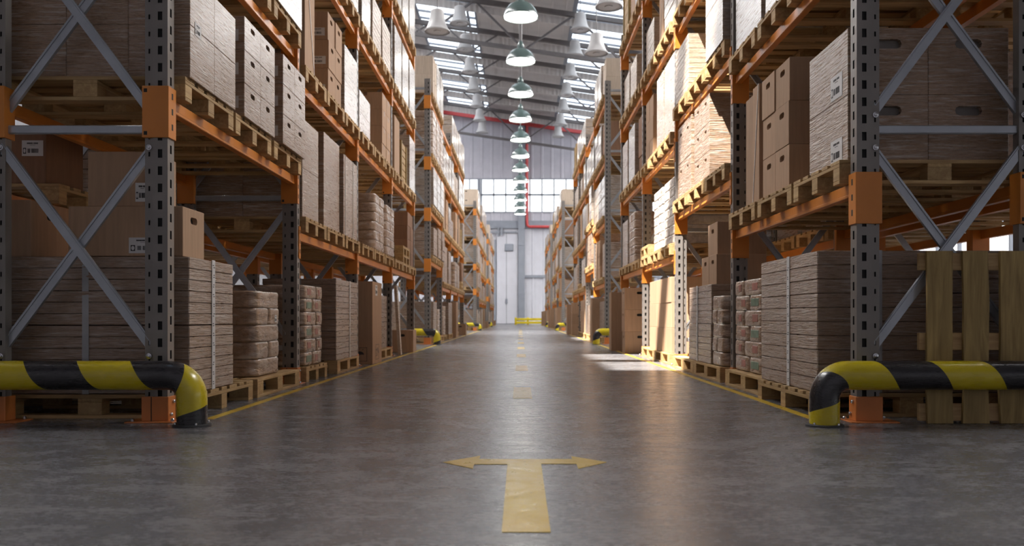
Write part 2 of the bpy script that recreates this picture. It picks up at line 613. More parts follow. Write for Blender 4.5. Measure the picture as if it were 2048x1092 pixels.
def pallet_parts(w=PW):
    def f():
        d = MB(); deck_boards(d, w)
        for x in (-PL / 2 + .0725, 0, PL / 2 - .0725):
            d.box(x - .0725, x + .0725, -w / 2, w / 2, .100, .1215, 1, .002)
        bl = MB(); bl.box(-.0725, .0725, -.05, .05, 0, .0775, 0, .002)
        sk = MB(); sk.box(-PL / 2, PL / 2, -.05, .05, 0, .0215, 0, .002)
        return d.mesh('deck', ['wood', 'woody']), bl.mesh('block', ['woody']), sk.mesh('skid', ['wood'])
    return cached(('pparts', w), f)

def pallet_full(w=PW):
    def f():
        d = MB(); deck_boards(d, w)
        for x in (-PL / 2 + .0725, 0, PL / 2 - .0725):
            d.box(x - .0725, x + .0725, -w / 2, w / 2, .100, .122, 1)
            for yy in (-w / 2 + .05, 0, w / 2 - .05):
                d.box(x - .0725, x + .0725, yy - .05, yy + .05, .0215, .100, 1)
        for yy in (-w / 2 + .05, 0, w / 2 - .05):
            d.box(-PL / 2, PL / 2, yy - .05, yy + .05, 0, .0215)
        return d.mesh('pallet', ['wood', 'woody'])
    return cached(('pfull', w), f)

FARP = MB()
def pallet(x, y, z, rz, detail, label, rot=None, group='wooden pallets in the racks', w=PW):
    if detail == 0:            # past the first three hundred in view: gathered into one mass below
        me = pallet_full(w); cs, sn = math.cos(rz), math.sin(rz)
        FARP.add([(x + v.co.x * cs - v.co.y * sn, y + v.co.x * sn + v.co.y * cs, z + v.co.z) for v in me.vertices], [tuple(p.vertices) for p in me.polygons])
        FARP.m[-len(me.polygons):] = [p.material_index for p in me.polygons]
        return None
    if detail < 2:
        p = ob('pallet', pallet_full(w), None, (x, y, z), rz, rot)
    else:
        dk, bl, sk = pallet_parts(w)
        p = empty('pallet', (x, y, z), rz)
        if rot: p.rotation_euler = rot
        ob('deck', dk, p)
        for yy in (-w / 2 + .05, 0, w / 2 - .05):
            ob('skid', sk, p, (0, yy, 0))
            for xx in (-PL / 2 + .0725, 0, PL / 2 - .0725):
                ob('block', bl, p, (xx, yy, .022))
    tag(p, label, 'pallet', group)
    return p

# ------------------------------------------------------------------ goods
def rrect(hx, hy, r, nside=5, ncor=3):
    pts = []
    for cx, cy, a0 in ((hx - r, hy - r, 0), (-hx + r, hy - r, PI / 2), (-hx + r, -hy + r, PI), (hx - r, -hy + r, 1.5 * PI)):
        for i in range(ncor + 1):
            a = a0 + i * PI / 2 / ncor
            pts.append((cx + r * math.cos(a), cy + r * math.sin(a)))
    out = []
    for i, p in enumerate(pts):
        q = pts[(i + 1) % len(pts)]
        out.append(p)
        if math.hypot(q[0] - p[0], q[1] - p[1]) > r * 1.2:
            for k in range(1, nside):
                out.append((p[0] + (q[0] - p[0]) * k / nside, p[1] + (q[1] - p[1]) * k / nside))
    return out

def stack_mesh(dx, dy, h, layers, tiers, mat, r=.008, wob=.0018, groove=.008, seed=0):
    """bundle of layers under film: one skin with a crease at every layer and a deeper one at every tier"""
    def f():
        rn = random.Random(seed * 977 + int(dx * 1000) + int(dy * 100) + int(h * 10000))
        b = MB()
        th = h / tiers
        for t in range(tiers):
            z0 = t * th
            n = max(1, layers // tiers)
            g = .004 if tiers > 1 else 0
            R_ = []
            base = rrect(dx / 2, dy / 2, r)
            ox, oy = (rn.uniform(-.006, .006), rn.uniform(-.006, .006)) if t else (0, 0)
            lz = (th - g) / n
            for L in range(n):
                a, c = rn.uniform(-wob, wob), rn.uniform(-wob, wob)
                for zz, ins in ((0, groove), (.05, 0), (.95, 0), (1, groove)):
                    ring = []
                    for (x, y) in base:
                        j = rn.uniform(-wob, wob) * .5
                        k = 1 - (ins + j + abs(a)) / max(abs(x), abs(y))
                        ring.append((ox + x * k, oy + y * k, z0 + g / 2 + (L + zz) * lz + (rn.uniform(-.2, .2) * wob if 0 < zz < 1 else 0)))
                    R_.append(ring)
            b.rings(R_)
        return b.mesh('load', [mat])
    return cached(('stack', round(dx, 3), round(dy, 3), round(h, 3), layers, tiers, mat, seed), f)

def sack_mesh(dx, dy, dz, mat, seed=0, mat2=None):
    def f():
        rn = random.Random(seed + 5)
        bm = bmesh.new()
        bmesh.ops.create_cube(bm, size=2)
        bmesh.ops.subdivide_edges(bm, edges=bm.edges[:], cuts=11, use_grid_fill=True)
        me = bpy.data.meshes.new('sack')
        ph = [rn.uniform(0, 6) for _ in range(6)]
        for v in bm.verts:
            x, y, z = v.co
            hx, hy, hz = dx / 2, dy / 2, dz / 2
            R_ = min(.06, hy * .3)
            px, py = x * hx, y * hy
            cx, cy = max(-hx + R_, min(hx - R_, px)), max(-hy + R_, min(hy - R_, py))
            ex, ey = px - cx, py - cy
            l = math.hypot(ex, ey)
            if l > 1e-9:
                k = max(abs(ex), abs(ey)) / l
                px, py = cx + ex * k, cy + ey * k
            u_ = max(abs(x), abs(y)); t_ = abs(z) ** 5
            ins = .007 * t_ - .006 * math.sin(11 * px + ph[0] + 20 * z * hz) * math.sin(9 * py + ph[1]) * (1 - t_)
            px -= math.copysign(ins, px) if abs(x) > .05 else 0
            py -= math.copysign(ins, py) if abs(y) > .05 else 0
            v.co = (px, py, z * hz * (1 - .05 * u_ ** 6 + .02 * math.sin(8 * px + ph[2]) * math.sin(9 * py + ph[3])))
        # rest on z = 0
        zs = [v.co.z for v in bm.verts]; mn, mx = min(zs), max(zs)
        mxx = max(abs(v.co.x) for v in bm.verts); mxy = max(abs(v.co.y) for v in bm.verts)
        for v in bm.verts:
            v.co.z = (v.co.z - mn) / (mx - mn) * dz
            v.co.x *= dx / 2 / mxx; v.co.y *= dy / 2 / mxy
        bm.to_mesh(me); bm.free()
        me.materials.append(M[mat])
        if mat2:
            me.materials.append(M[mat2])
        me.polygons.foreach_set('use_smooth', [True] * len(me.polygons))
        return me
    return cached(('sack', round(dx, 3), round(dy, 3), round(dz, 3), mat, seed % 4), f)

def sacks_merged(dx, dy, h, n, mat):
    def f():
        b = MB()
        dz = h / n
        for L in range(n):
            cuts = ((-dy / 2, 0), (0, dy / 2)) if L % 2 else ((-dy / 2, dy / 2),)
            for y0, y1 in cuts:
                sm = sack_mesh(dx, y1 - y0, dz * 1.04, mat, L)
                b.add([(v.co.x, v.co.y + (y0 + y1) / 2, v.co.z + L * dz) for v in sm.vertices], [tuple(p.vertices) for p in sm.polygons])
        return b.mesh('load', [mat], 180)
    return cached(('sackm', round(dx, 3), round(dy, 3), round(h, 3), n, mat), f)

def slot_poly(cx, cz, w, h):
    r = h * .48; pts = []
    for sx, a0 in ((1, -PI / 2), (-1, PI / 2)):
        for i in range(5):
            a = a0 + i * PI / 4
            pts.append((cx + sx * (w / 2 - r) + r * math.cos(a) * 1.0, cz + r * math.sin(a)))
    return pts

def carton_mesh(dx, dy, h, slots=(), mat='card', tape=True, ssize=None):
    """carton with flap seam on top and real hand slots; slots: '+x','-x','-y' with optional (cz, w)"""
    key = ('carton', round(dx, 3), round(dy, 3), round(h, 3), tuple(slots), mat, tape, ssize)
    def f():
        b = MB()
        X, Y = dx / 2, dy / 2
        c = .003
        faces = {'+x': (lambda a, z, d: (X - d, a, z), dy, 1), '-x': (lambda a, z, d: (-X + d, -a, z), dy, 1),
                 '-y': (lambda a, z, d: (a, -Y + d, z), dx, 1), '+y': (lambda a, z, d: (-a, Y - d, z), dx, 1)}
        for k, (P, w, _) in faces.items():
            out = [(-w / 2 + c, c), (w / 2 - c, c), (w / 2 - c, h - c), (-w / 2 + c, h - c)]
            holes = []
            if k in slots:
                sw, sh = ssize or (min(.11, w * .34), min(.045, h * .16)); holes.append(slot_poly(0, h * .76, sw, sh))
            polys = [[Vector((p[0], p[1], 0)) for p in out]] + [[Vector((p[0], p[1], 0)) for p in hh] for hh in holes]
            flat = out + [p for hh in holes for p in hh]
            tri = tessellate_polygon(polys)
            b.add([P(a, z, 0) for a, z in flat], [tuple(t) for t in tri])
            for hh in holes:
                n = len(hh)
                vs = [P(a, z, 0) for a, z in hh] + [P(a, z, .03) for a, z in hh]
                b.add(vs, [(i, (i + 1) % n, n + (i + 1) % n, n + i) for i in range(n)])
                b.add([P(a, z, .03) for a, z in hh], [tuple(range(n))], 2)
        # softened rims, top and bottom
        ring = lambda ix, z: [(X - ix, -Y + c, z), (X - ix, Y - c, z), (X - c, Y - ix, z), (-X + c, Y - ix, z), (-X + ix, Y - c, z), (-X + ix, -Y + c, z), (-X + c, -Y + ix, z), (X - c, -Y + ix, z)]
        lo, hi = ring(0, c), ring(0, h - c)
        for i in (1, 3, 5, 7):
            j = (i + 1) % 8
            b.add([lo[i], lo[j], hi[j], hi[i]], [(0, 1, 2, 3)])
        for z, zz in ((c, 0), (h - c, h)):
            a_, d_ = ring(0, z), ring(c, zz)
            for i in range(8):
                j = (i + 1) % 8
                b.add([a_[i], a_[j], d_[j], d_[i]], [(0, 1, 2, 3) if z == c else (3, 2, 1, 0)] if False else [(0, 1, 2, 3)])
            b.add(d_, [tuple(range(8))])
        if tape:
            b.box(-X - .0008, X + .0008, -.026, .026, h - .07, h + .0012, 1)
            b.box(-.026, .026, -Y - .0008, Y + .0008, h - .05, h + .0011, 1)
        me = b.mesh('carton', [mat, 'tape', 'filmslot' if mat in ('wrap', 'white') else 'slot'], None, True)
        return me
    return cached(key, f)

def label_pair(parent, P, w, h, narrow=False):
    """white shipping label and its printing. P(a, z, d): a across, z up, d outward -> local point"""
    key = None
    b = MB()
    def slab(bb, a0, a1, z0, z1, d0, d1, mi=0):
        vs = [P(a, z, d) for d in (d0, d1) for a, z in ((a0, z0), (a1, z0), (a1, z1), (a0, z1))]
        bb.add(vs, [(3, 2, 1, 0), (4, 5, 6, 7), (0, 1, 5, 4), (1, 2, 6, 5), (2, 3, 7, 6), (3, 0, 4, 7)], mi)
    slab(b, -w / 2, w / 2, -h / 2, h / 2, 0, .0012)
    lb = ob('label', b.mesh('label', ['label'], None, True), parent); lb['label'] = 'white printed shipping label'
    k = MB(); d0, d1 = .0012, .0018
    s = lambda a0, a1, z0, z1: slab(k, a0 * w, a1 * w, z0 * h, z1 * h, d0, d1)
    # heading of heavy capitals, small line, emblem, two bar codes
    x = -.26
    for i, g in enumerate((.035, .03, .012, .03, .035, .012, .04, .035, -.03, .035, .012, .03, .035, .035, .035)):
        if g > 0:
            s(x, x + g, .27, .36); x += g + .006
        else:
            x -= g
    for i in range(9): s(-.13 + i * .03, -.108 + i * .03, .19, .215)
    s(-.44, -.30, -.36, .02)
    rn = random.Random(3); x = -.23
    while x < .27:
        g = rn.choice((.008, .012, .018)); 
        if not (-.11 < x < -.07): s(x, x + g, -.30, -.03)
        x += g + rn.choice((.006, .010))
    pr = ob('label_print', k.mesh('label_print', ['ink'], None, True), lb)
    e = MB(); slabpts = []
    ring = [P(-.37 * w + .052 * w * math.cos(t * PI / 8), -.17 * h + .14 * h * math.sin(t * PI / 8), .0022) for t in range(16)]
    e.add(ring, [tuple(range(16))])
    ob('emblem', e.mesh('emblem', ['label'], None, True), lb)
    return lb

def strap_mesh(kind, dx, dy, h, at, w, mat):
    """flat strap lying on one face of a stack"""
    b = MB()
    if kind == 'x+': b.box(dx / 2 + .001, dx / 2 + .004, at - w / 2, at + w / 2, .0, h + .002)
    elif kind == 'x-': b.box(-dx / 2 - .004, -dx / 2 - .001, at - w / 2, at + w / 2, .0, h + .002)
    else: b.box(at - w / 2, at + w / 2, -dy / 2 - .004, -dy / 2 - .001, .0, h + .002)
    return b.mesh('strap', [mat])

class Spot:
    """one place in a rack row"""
    def __init__(s, side, row, bay, lv, u0):
        s.side, s.row, s.bay, s.lv, s.u0 = side, row, bay, lv, u0
        rk = {0: 'first rack', 1: 'second rack', 2: 'third rack', 3: 'fourth rack', 9: 'inner rack'}[row]
        s.where = f"{LVN[lv]}, {BAYN[bay]} bay, {rk}, {SIDE[side]}"
SPN = ('near', 'middle', 'far')

def thing_at(name, sp, uf, ub, y0, y1, z, empty_=True, me=None):
    X = sp.side * (uf + ub) / 2
    if empty_: return empty(name, (X, (y0 + y1) / 2, z))
    return ob(name, me, None, (X, (y0 + y1) / 2, z))

KINDTXT = {'boards': 'film-wrapped layered boards', 'paleboards': 'pale layered boards', 'wrap': 'film-wrapped brown cartons', 'white': 'glossy film-wrapped load',
           'sacks': 'film-wrapped brown sacks', 'palesacks': 'pale paper sacks', 'prints': 'red and green printed sacks'}

def aisle_P(side, dx, a0=0, z0=0, eps=.0005):
    """mapping of label coordinates on the aisle face of a load of depth dx (reading upright from the aisle)"""
    s = -side
    return lambda a, z, d: (s * (dx / 2 + eps + d), a0 + a * s, z0 + z)

def front_P(dy, a0=0, z0=0, eps=.0005):
    return lambda a, z, d: (a0 + a, -dy / 2 - eps - d, z0 + z)

def load(kind, sp, spot, uf, y0, y1, z, h, detail, depth=1.12, **kw):
    dx, dy = depth, y1 - y0
    txt = kw.get('txt') or KINDTXT[kind]
    lab = f"{txt}, {SPN[spot]} spot, {sp.where}"
    ub = uf + depth
    X, Y = sp.side * (uf + ub) / 2, (y0 + y1) / 2
    s = -sp.side
    seed = sp.row * 7 + sp.bay * 3 + sp.lv + spot
    if kind in ('boards', 'paleboards'):
        mat = 'boards' if kind == 'boards' else 'paleboard'
        tiers, layers = kw.get('tiers', 1), kw.get('layers', 10)
        t = empty('strapped_load', (X, Y, z)) if detail >= 2 else None
        me = stack_mesh(dx, dy, h, layers, tiers, mat, seed=seed % 3)
        if t is None:
            t = ob('strapped_load', me, None, (X, Y, z))
        else:
            ob('board_layers', me, t)
            if kw.get('strap', True):
                k = 'x+' if s > 0 else 'x-'
                at = kw.get('strap_at', 0.0)
                so = ob('strap', strap_mesh(k, dx, dy, h, at, .055, 'label'), t); so['label'] = 'pale strap with printed marks'
                mk = MB(); rn = random.Random(4)
                zz = .03
                while zz < h - .03:
                    for _ in range(2):
                        a = at + rn.uniform(-.008, .008); x_ = (dx / 2 + .0045) * s
                        mk.box(x_ - .0004, x_ + .0004, a - .010, a + .010, zz, zz + .006)
                        zz += .014
                    zz += .035
                ob('strap_print', mk.mesh('strap_print', ['ink']), so)
                so = ob('strap', strap_mesh('y', dx, dy, h, kw.get('strap_x', .0), .04, 'strap'), t)
        tag(t, lab, 'strapped boards', 'layered board loads')
    elif kind in ('wrap', 'white'):
        mat = 'wrap' if kind == 'wrap' else 'white'
        cols, tiers, cx = kw.get('cols', 2), kw.get('tiers', 3), kw.get('cx', 3)
        if detail >= 2:
            t = empty('wrapped_load', (X, Y, z))
            sl = []
            if kw.get('slots'): sl.append('+x' if s > 0 else '-x')
            if kw.get('fslots'): sl.append('-y')
            g = .0012
            cw, cd, ch = dy / cols, dx / cx, h / tiers
            for k in range(tiers):
                for j in range(cols):
                    for i in range(cx):
                        if 0 < i and 0 < j < cols - 1: continue
                        if i > 0 and cols > 1 and j == cols - 1 and k < tiers - 1: continue
                        me = carton_mesh(cd - g, cw - g, ch - g, tuple(sl), mat, False, kw.get('ssize', (.095, .038)))
                        ob('carton', me, t, (s * (dx / 2 - (i + .5) * cd), -dy / 2 + (j + .5) * cw, k * ch))
            if kw.get('labels'):
                for k in range(tiers):
                    label_pair(t, front_P(dy, s * (dx / 2 - .098), (k + .42) * ch), .11, .085)
            if kw.get('alabels'):
                for k in range(tiers):
                    label_pair(t, aisle_P(sp.side, dx, -dy / 2 + .18, k * ch + .095), .19, .15)
            if kw.get('onelabel'):
                label_pair(t, aisle_P(sp.side, dx, -dy / 2 + .12, h * .50), .10, .08)
            for st in kw.get('straps', ()):
                o_ = ob('strap', strap_mesh('x+' if s > 0 else 'x-', dx, dy, h, st, .018, 'whitestrap'), t)
        else:
            me = stack_mesh(dx, dy, h, tiers * 2, tiers, mat, seed=seed % 3)
            t = ob('wrapped_load', me, None, (X, Y, z))
        tag(t, lab, 'wrapped cartons', 'film-wrapped carton loads')
    elif kind in ('sacks', 'palesacks', 'prints'):
        mat = {'sacks': 'sack', 'palesacks': 'sackpale', 'prints': 'sack'}[kind]
        n = kw.get('layers', 5)
        if detail >= 2:
            t = empty('sack_load', (X, Y, z))
            dz = h / n
            for L in range(n):
                cuts = ((-dy / 2, .02), (.02, dy / 2)) if L % 2 else ((-dy / 2, dy / 2),)
                if kind == 'prints': cuts = ((-dy / 2, .12), (.12, dy / 2)) if L % 2 else ((-dy / 2, -.04), (-.04, dy / 2))
                for qi, (a, c) in enumerate(cuts):
                    so = ob('sack', sack_mesh(dx, c - a, dz * 1.05, mat, L), t, (0, (a + c) / 2, L * dz))
                    if kind == 'prints':
                        col = 'green' if (L % 2 == 0 and qi == 0) else 'red'
                        b = MB(); x_ = s * (dx / 2 - .004); w_ = (c - a)
                        b.box(x_ - .006, x_ + .006, -w_ * .30, w_ * .28 if col == 'green' else -w_ * .02, dz * .30, dz * .78, 0, .002)
                        po = ob('printed_panel', b.mesh('printed_panel', [col]), so); po['label'] = f'{col} printed panel on the sack'
            if kw.get('tag'):
                label_pair(t, aisle_P(sp.side, dx, dy * .3, h * .68, .0), .06, .06)
        else:
            t = ob('sack_load', sacks_merged(dx, dy, h, n, mat), None, (X, Y, z))
        tag(t, lab, 'sacks', 'sack loads')
    return t

TIERN = {1: ('only tier',), 2: ('bottom tier', 'top tier'), 3: ('bottom tier', 'middle tier', 'top tier'),
         4: ('bottom tier', 'second tier', 'third tier', 'top tier'), 5: ('bottom tier', 'second tier', 'middle tier', 'fourth tier', 'top tier')}
COLN = {1: ('single column',), 2: ('near column', 'far column'), 3: ('near column', 'middle column', 'far column')}
def cartons(sp, uf, y0, y1, z, h, cols, tiers, depth=.4, slots=False, labels=False, mat='card', txt='kraft carton', tape=False, fslots=False):
    s = -sp.side
    cw, ch = (y1 - y0) / cols, h / tiers
    sl = []
    if slots: sl.append('+x' if s > 0 else '-x')
    if fslots: sl.append('-y')
    me = carton_mesh(depth, cw - .007, ch - .004, tuple(sl), mat, tape)
    for k in range(tiers):
        for j in range(cols):
            o = ob('cardboard_carton', me, None, (sp.side * (uf + depth / 2) + RND.uniform(-.006, .006), y0 + (j + .5) * cw, z + k * (ch - .0024)))
            tag(o, f"{txt}, {TIERN[tiers][k]}, {COLN[cols][j]}, {sp.where}", 'carton', 'loose cartons in the racks')
            if labels and j == 0:
                label_pair(o, front_P(cw - .004, s * (depth / 2 - .115), ch * .28), .165, .085)

def slab(sp, uf, y0, y1, z, h, txt, depth=.4, marks=False, mat='card', strap=False):
    me = carton_mesh(depth, y1 - y0, h, (), mat, False)
    s = -sp.side
    o = ob('tall_carton', me, None, (sp.side * (uf + depth / 2), (y0 + y1) / 2, z))
    tag(o, f"{txt}, {sp.where}", 'tall carton', 'tall cartons')
    if strap:
        b = MB(); x_ = s * (depth / 2 + .004); w_ = (y1 - y0) / 2
        b.bar((x_, -w_ * .9, h), (x_, w_ * .9, .0), .010, .003, 0, (1, 0, 0))
        ob('strap', b.mesh('strap', ['whitestrap']), o)
    if marks:
        dy = y1 - y0
        handling_marks(o, front_P(dy, s * (depth / 2 - .17), .13), .20, .18, True)
        handling_marks(o, aisle_P(sp.side, depth, 0, .15), .26, .20, False)
        label_pair(o, aisle_P(sp.side, depth, dy * -.1 * s, h - .11), .16, .14)
    return o

def handling_marks(parent, P, w, h, umbrella):
    """printed handling symbols: framed umbrella with drops, or framed arrows and glass"""
    k = MB()
    def q(pts):
        k.add([P(a * w, z * h, .0004) for a, z in pts] + [P(a * w, z * h, .001) for a, z in pts],
              [tuple(range(len(pts))), tuple(range(2 * len(pts) - 1, len(pts) - 1, -1))] + [(i, (i + 1) % len(pts), len(pts) + (i + 1) % len(pts), len(pts) + i) for i in range(len(pts))])
    r = lambda a0, a1, z0, z1: q([(a0, z0), (a1, z0), (a1, z1), (a0, z1)])
    r(-.5, .5, -.5, -.47); r(-.5, .5, .47, .5); r(-.5, -.47, -.47, .47); r(.47, .5, -.47, .47)
    if umbrella:
        q([(.3 * math.cos(PI * i / 10), -.02 + .24 * math.sin(PI * i / 10)) for i in range(11)])
        r(-.015, .015, -.34, -.02); r(-.10, .015, -.37, -.34)
        for a, z in ((-.22, .34), (0, .38), (.22, .34)): r(a - .02, a + .02, z - .04, z + .05)
    else:
        for a in (-.34, -.14):
            r(a - .02, a + .02, -.2, .12); q([(a - .08, .10), (a + .08, .10), (a, .28)])
        r(-.42, -.06, -.27, -.23)
        q([(.06, .28), (.22, .28), (.20, .02), (.15, -.05), (.13, -.05), (.08, .02)]); r(.13, .15, -.22, -.04); r(.08, .20, -.25, -.22)
        q([(.28, -.1), (.44, -.1), (.36, .16)])
    ob('handling_symbol', k.mesh('handling_symbol', ['ink'], None, True), parent)['label'] = 'black printed handling symbols'

def crate(sp, uf, y0, y1, z, h, depth, label, detail=1):
    def f():
        b = MB(); dx, dy = depth, y1 - y0; n = 6; g = .012; th = h / n
        for i in range(n):
            b.box(-dx / 2, dx / 2, -dy / 2, dy / 2, i * th + g / 2, (i + 1) * th - g / 2, 0, .004)
        for sx in (-1, 1):
            for sy in (-1, 1):
                b.box(sx * dx / 2 - .02, sx * dx / 2 + .02, sy * (dy / 2 - .04) - .04, sy * (dy / 2 - .04) + .04, 0, h, 1, .003)
        return b.mesh('wooden_crate', ['wood', 'woodz'])
    o = ob('wooden_crate', cached(('crate', round(y1 - y0, 3), round(h, 3), depth), f), None, (sp.side * (uf + depth / 2), (y0 + y1) / 2, z))
    tag(o, label, 'crate', 'slatted crates')

PSTART = (.10, .985, 1.905)

def shelf_pallets(sp, Yb, z, detail, spots=(0, 1, 2), uf=None, txt='wooden pallet'):
    uf = uf if uf is not None else sp.u0 - .045
    for i in spots:
        pallet(sp.side * (uf + PL / 2), Yb + PSTART[i] + PW / 2, z + .0005, 0 if RND.random() < .5 else PI, detail, f"{txt}, {SPN[i]} spot, {sp.where}")

def floor_pallet(sp, ystart, spot, detail, uf=None, long=True, square=False):
    uf = uf if uf is not None else sp.u0 - .045
    if square:
        pallet(sp.side * (uf + PL / 2), ystart + 1.2 / 2, 0, 0, detail, f"broad square pallet, {SPN[spot]} spot, {sp.where}", w=1.2)
        return
    if long:
        pallet(sp.side * (uf + PW / 2), ystart + PL / 2, 0, PI / 2, detail, f"wooden pallet laid lengthwise, {SPN[spot]} spot, {sp.where}")
    else:
        pallet(sp.side * (uf + PL / 2), ystart + PW / 2, 0, 0, detail, f"wooden pallet, {SPN[spot]} spot, {sp.where}")

PZ = .1455
# ------------------------------------------------------------------ the two sides of a block
def block_left(row, Y0, detail):
    sd = -1
    d2 = detail
    S = lambda bay, lv: Spot(sd, row, bay, lv, UL)
    lv = [C_LV, A_LV, A_LV, A_LV]
    Z = lambda bay, k: (lv[bay][k - 1] if k else 0) + PZ
    near = row == 0
    u = 2.0
    # ---- first bay
    Y = Y0; sp = S(0, 0)
    floor_pallet(sp, Y + .14, 0, d2, uf=1.995, square=True)
    load('boards', sp, 0, u, Y + .16, Y + .93, PZ, .835, d2, depth=1.14, tiers=2, layers=12, strap_at=0.0, strap_x=-.06)
    if near:
        zt = PZ + .837
        def cart(name, x0, x1, y0, y1, z0, z1, lab, slots=(), lbl=None, mat='card'):
            o = ob('cardboard_carton', carton_mesh(x1 - x0, y1 - y0, z1 - z0, tuple(slots), mat, False), None, ((x0 + x1) / 2, (y0 + y1) / 2, z0))
            tag(o, lab, 'carton', 'loose cartons in the racks')
            if lbl: label_pair(o, front_P(y1 - y0, lbl[0], lbl[1]), lbl[2], lbl[3])
            return o
        cart('a', -2.74, -2.045, 5.06, 5.40, zt, 1.285, 'wide carton with handle slot and big label on strapped boards, beside the barrier', ('+x',), (.115, .065, .19, .095))
        cart('b', -2.63, -2.235, 5.075, 5.42, 1.287, 1.62, 'carton stacked on the wide labelled carton, directly under the shelf', (), (.135, .085, .085, .115))
        cart('c', -3.14, -2.99, 5.10, 5.55, zt, 1.33, 'carton standing behind the wide labelled carton, handle slot towards the aisle', ('+x',))
    floor_pallet(sp, Y + 1.42, 2, d2, uf=1.985, long=True)
    load('sacks', sp, 2, 2.04, Y + 1.57, Y + 2.2, PZ, .67, d2, depth=.80, layers=5, tag=near)
    sp = S(0, 1); shelf_pallets(sp, Y, lv[0][0], d2)
    load('wrap', sp, 0, 1.985, Y + .13, Y + .93, Z(0, 1), .64, d2, cols=2, tiers=2, cx=3, onelabel=near)
    load('wrap', sp, 1, 1.975, Y + 1.09, Y + 1.83, Z(0, 1), .72, d2, cols=2, tiers=3, cx=3, slots=True, labels=near)
    load('wrap', sp, 2, 1.965, Y + 2.03, Y + 2.74, Z(0, 1), .745, d2, cols=2, tiers=3, cx=3, slots=True, labels=near)
    sp = S(0, 2)
    shelf_pallets(sp, Y, lv[0][1], d2, (1, 2) if near else (0, 1, 2))
    for i in ((1, 2) if near else (0, 1, 2)):
        load('white', sp, i, 1.985, Y + PSTART[i] + .02, Y + PSTART[i] + .80, Z(0, 2), .86, d2, cols=1, tiers=2)
    if not near:
        sp = S(0, 3); shelf_pallets(sp, Y, lv[0][2], d2)
        for i in range(3): load('sacks', sp, i, 2.0, Y + PSTART[i] + .03, Y + PSTART[i] + .80, Z(0, 3), 1.0, d2, layers=6)
        sp = S(0, 4); shelf_pallets(sp, Y, lv[0][3], d2)
        cartons(sp, 2.0, Y + .12, Y + .88, Z(0, 4), .86, 2, 2, 1.05, True, txt='pale slotted carton', fslots=True, mat='cardpale')
        for i in (1, 2): load('white', sp, i, 2.0, Y + PSTART[i] + .02, Y + PSTART[i] + .82, Z(0, 4), .95, d2)
    # ---- second bay
    Y = Y0 + PITCH; sp = S(1, 0)
    floor_pallet(sp, Y + .12, 0, d2, long=False)
    load('prints', sp, 0, 2.03, Y + .17, Y + .88, PZ, .77, d2, layers=6, depth=.9)
    floor_pallet(sp, Y + 1.30, 2, d2, uf=1.97, long=True)
    load('boards', sp, 2, 1.985, Y + 1.31, Y + 2.5, PZ, .885, d2, depth=.80, layers=14, tiers=1, strap_at=.12)
    sp = S(1, 1); shelf_pallets(sp, Y, lv[1][0], d2)
    load('wrap', sp, 0, 2.04, Y + .12, Y + .74, Z(1, 1), .93, d2, cols=1, tiers=2, cx=2)
    load('wrap', sp, 1, 2.07, Y + 1.10, Y + 1.86, Z(1, 1), 1.02, d2, cols=1, tiers=1, cx=2)
    load('wrap', sp, 2, 2.04, Y + 1.95, Y + 2.74, Z(1, 1), .95, d2, cols=1, tiers=1, cx=2, straps=(-.30, .15))
    sp = S(1, 2); shelf_pallets(sp, Y, lv[1][1], d2)
    slab(sp, 2.02, Y + .13, Y + .50, Z(1, 2), 1.08, 'tall pale carton behind a thin strap', .7, strap=True)
    cartons(sp, 2.05, Y + 1.22, Y + 1.88, Z(1, 2), .92, 2, 3, .42, True, near, txt='labelled kraft carton')
    load('white', sp, 2, 2.04, Y + 2.0, Y + 2.74, Z(1, 2), .82, d2, cols=1, tiers=2)
    sp = S(1, 3); shelf_pallets(sp, Y, lv[1][2], d2)
    for i in range(3): load('white', sp, i, 2.02, Y + PSTART[i] + .02, Y + PSTART[i] + .81, Z(1, 3), .8, min(d2, 1))
    # ---- third bay
    Y = Y0 + 2 * PITCH; sp = S(2, 0)
    slab(sp, 1.915, Y + .32, Y + 1.03, .001, 1.08, 'tall carton printed with umbrella symbol', .42, marks=near)
    floor_pallet(sp, Y + 1.35, 2, d2, long=True)
    load('boards', sp, 2, 2.08, Y + 1.38, Y + 2.52, PZ, .80, d2, depth=.74, layers=12, tiers=2, strap=False)
    sp = S(2, 1); shelf_pallets(sp, Y, lv[2][0], d2)
    load('sacks', sp, 1, 2.0, Y + .985, Y + 1.80, Z(2, 1), .77, d2, layers=6, txt='pale brown film-wrapped sacks')
    load('sacks', sp, 2, 1.99, Y + 1.92, Y + 2.74, Z(2, 1), .74, d2, layers=6, txt='pale brown film-wrapped sacks')
    sp = S(2, 2); shelf_pallets(sp, Y, lv[2][1], d2)
    cartons(sp, 2.06, Y + 1.96, Y + 2.74, Z(2, 2), 1.02, 2, 4, .5, False, txt='taped kraft carton', tape=True)
    load('white', sp, 0, 2.05, Y + .13, Y + .9, Z(2, 2), .55, d2, cols=1, tiers=2)
    sp = S(2, 3); shelf_pallets(sp, Y, lv[2][2], d2)
    load('white', sp, 0, 2.02, Y + .15, Y + .75, Z(2, 3), .9, d2, cols=1, tiers=2)
    load('paleboards', sp, 1, 2.05, Y + 1.10, Y + 1.80, Z(2, 3), .72, d2, layers=10, tiers=2, strap=False)
    load('paleboards', sp, 2, 2.05, Y + 1.94, Y + 2.72, Z(2, 3), .72, d2, layers=10, tiers=2, strap=False)
    sp = S(2, 4); shelf_pallets(sp, Y, lv[2][3], d2)
    for i in range(3): load('white', sp, i, 2.02, Y + PSTART[i] + .02, Y + PSTART[i] + .81, Z(2, 4), .85, min(d2, 1))
    # ---- fourth bay
    Y = Y0 + 3 * PITCH; sp = S(3, 0)
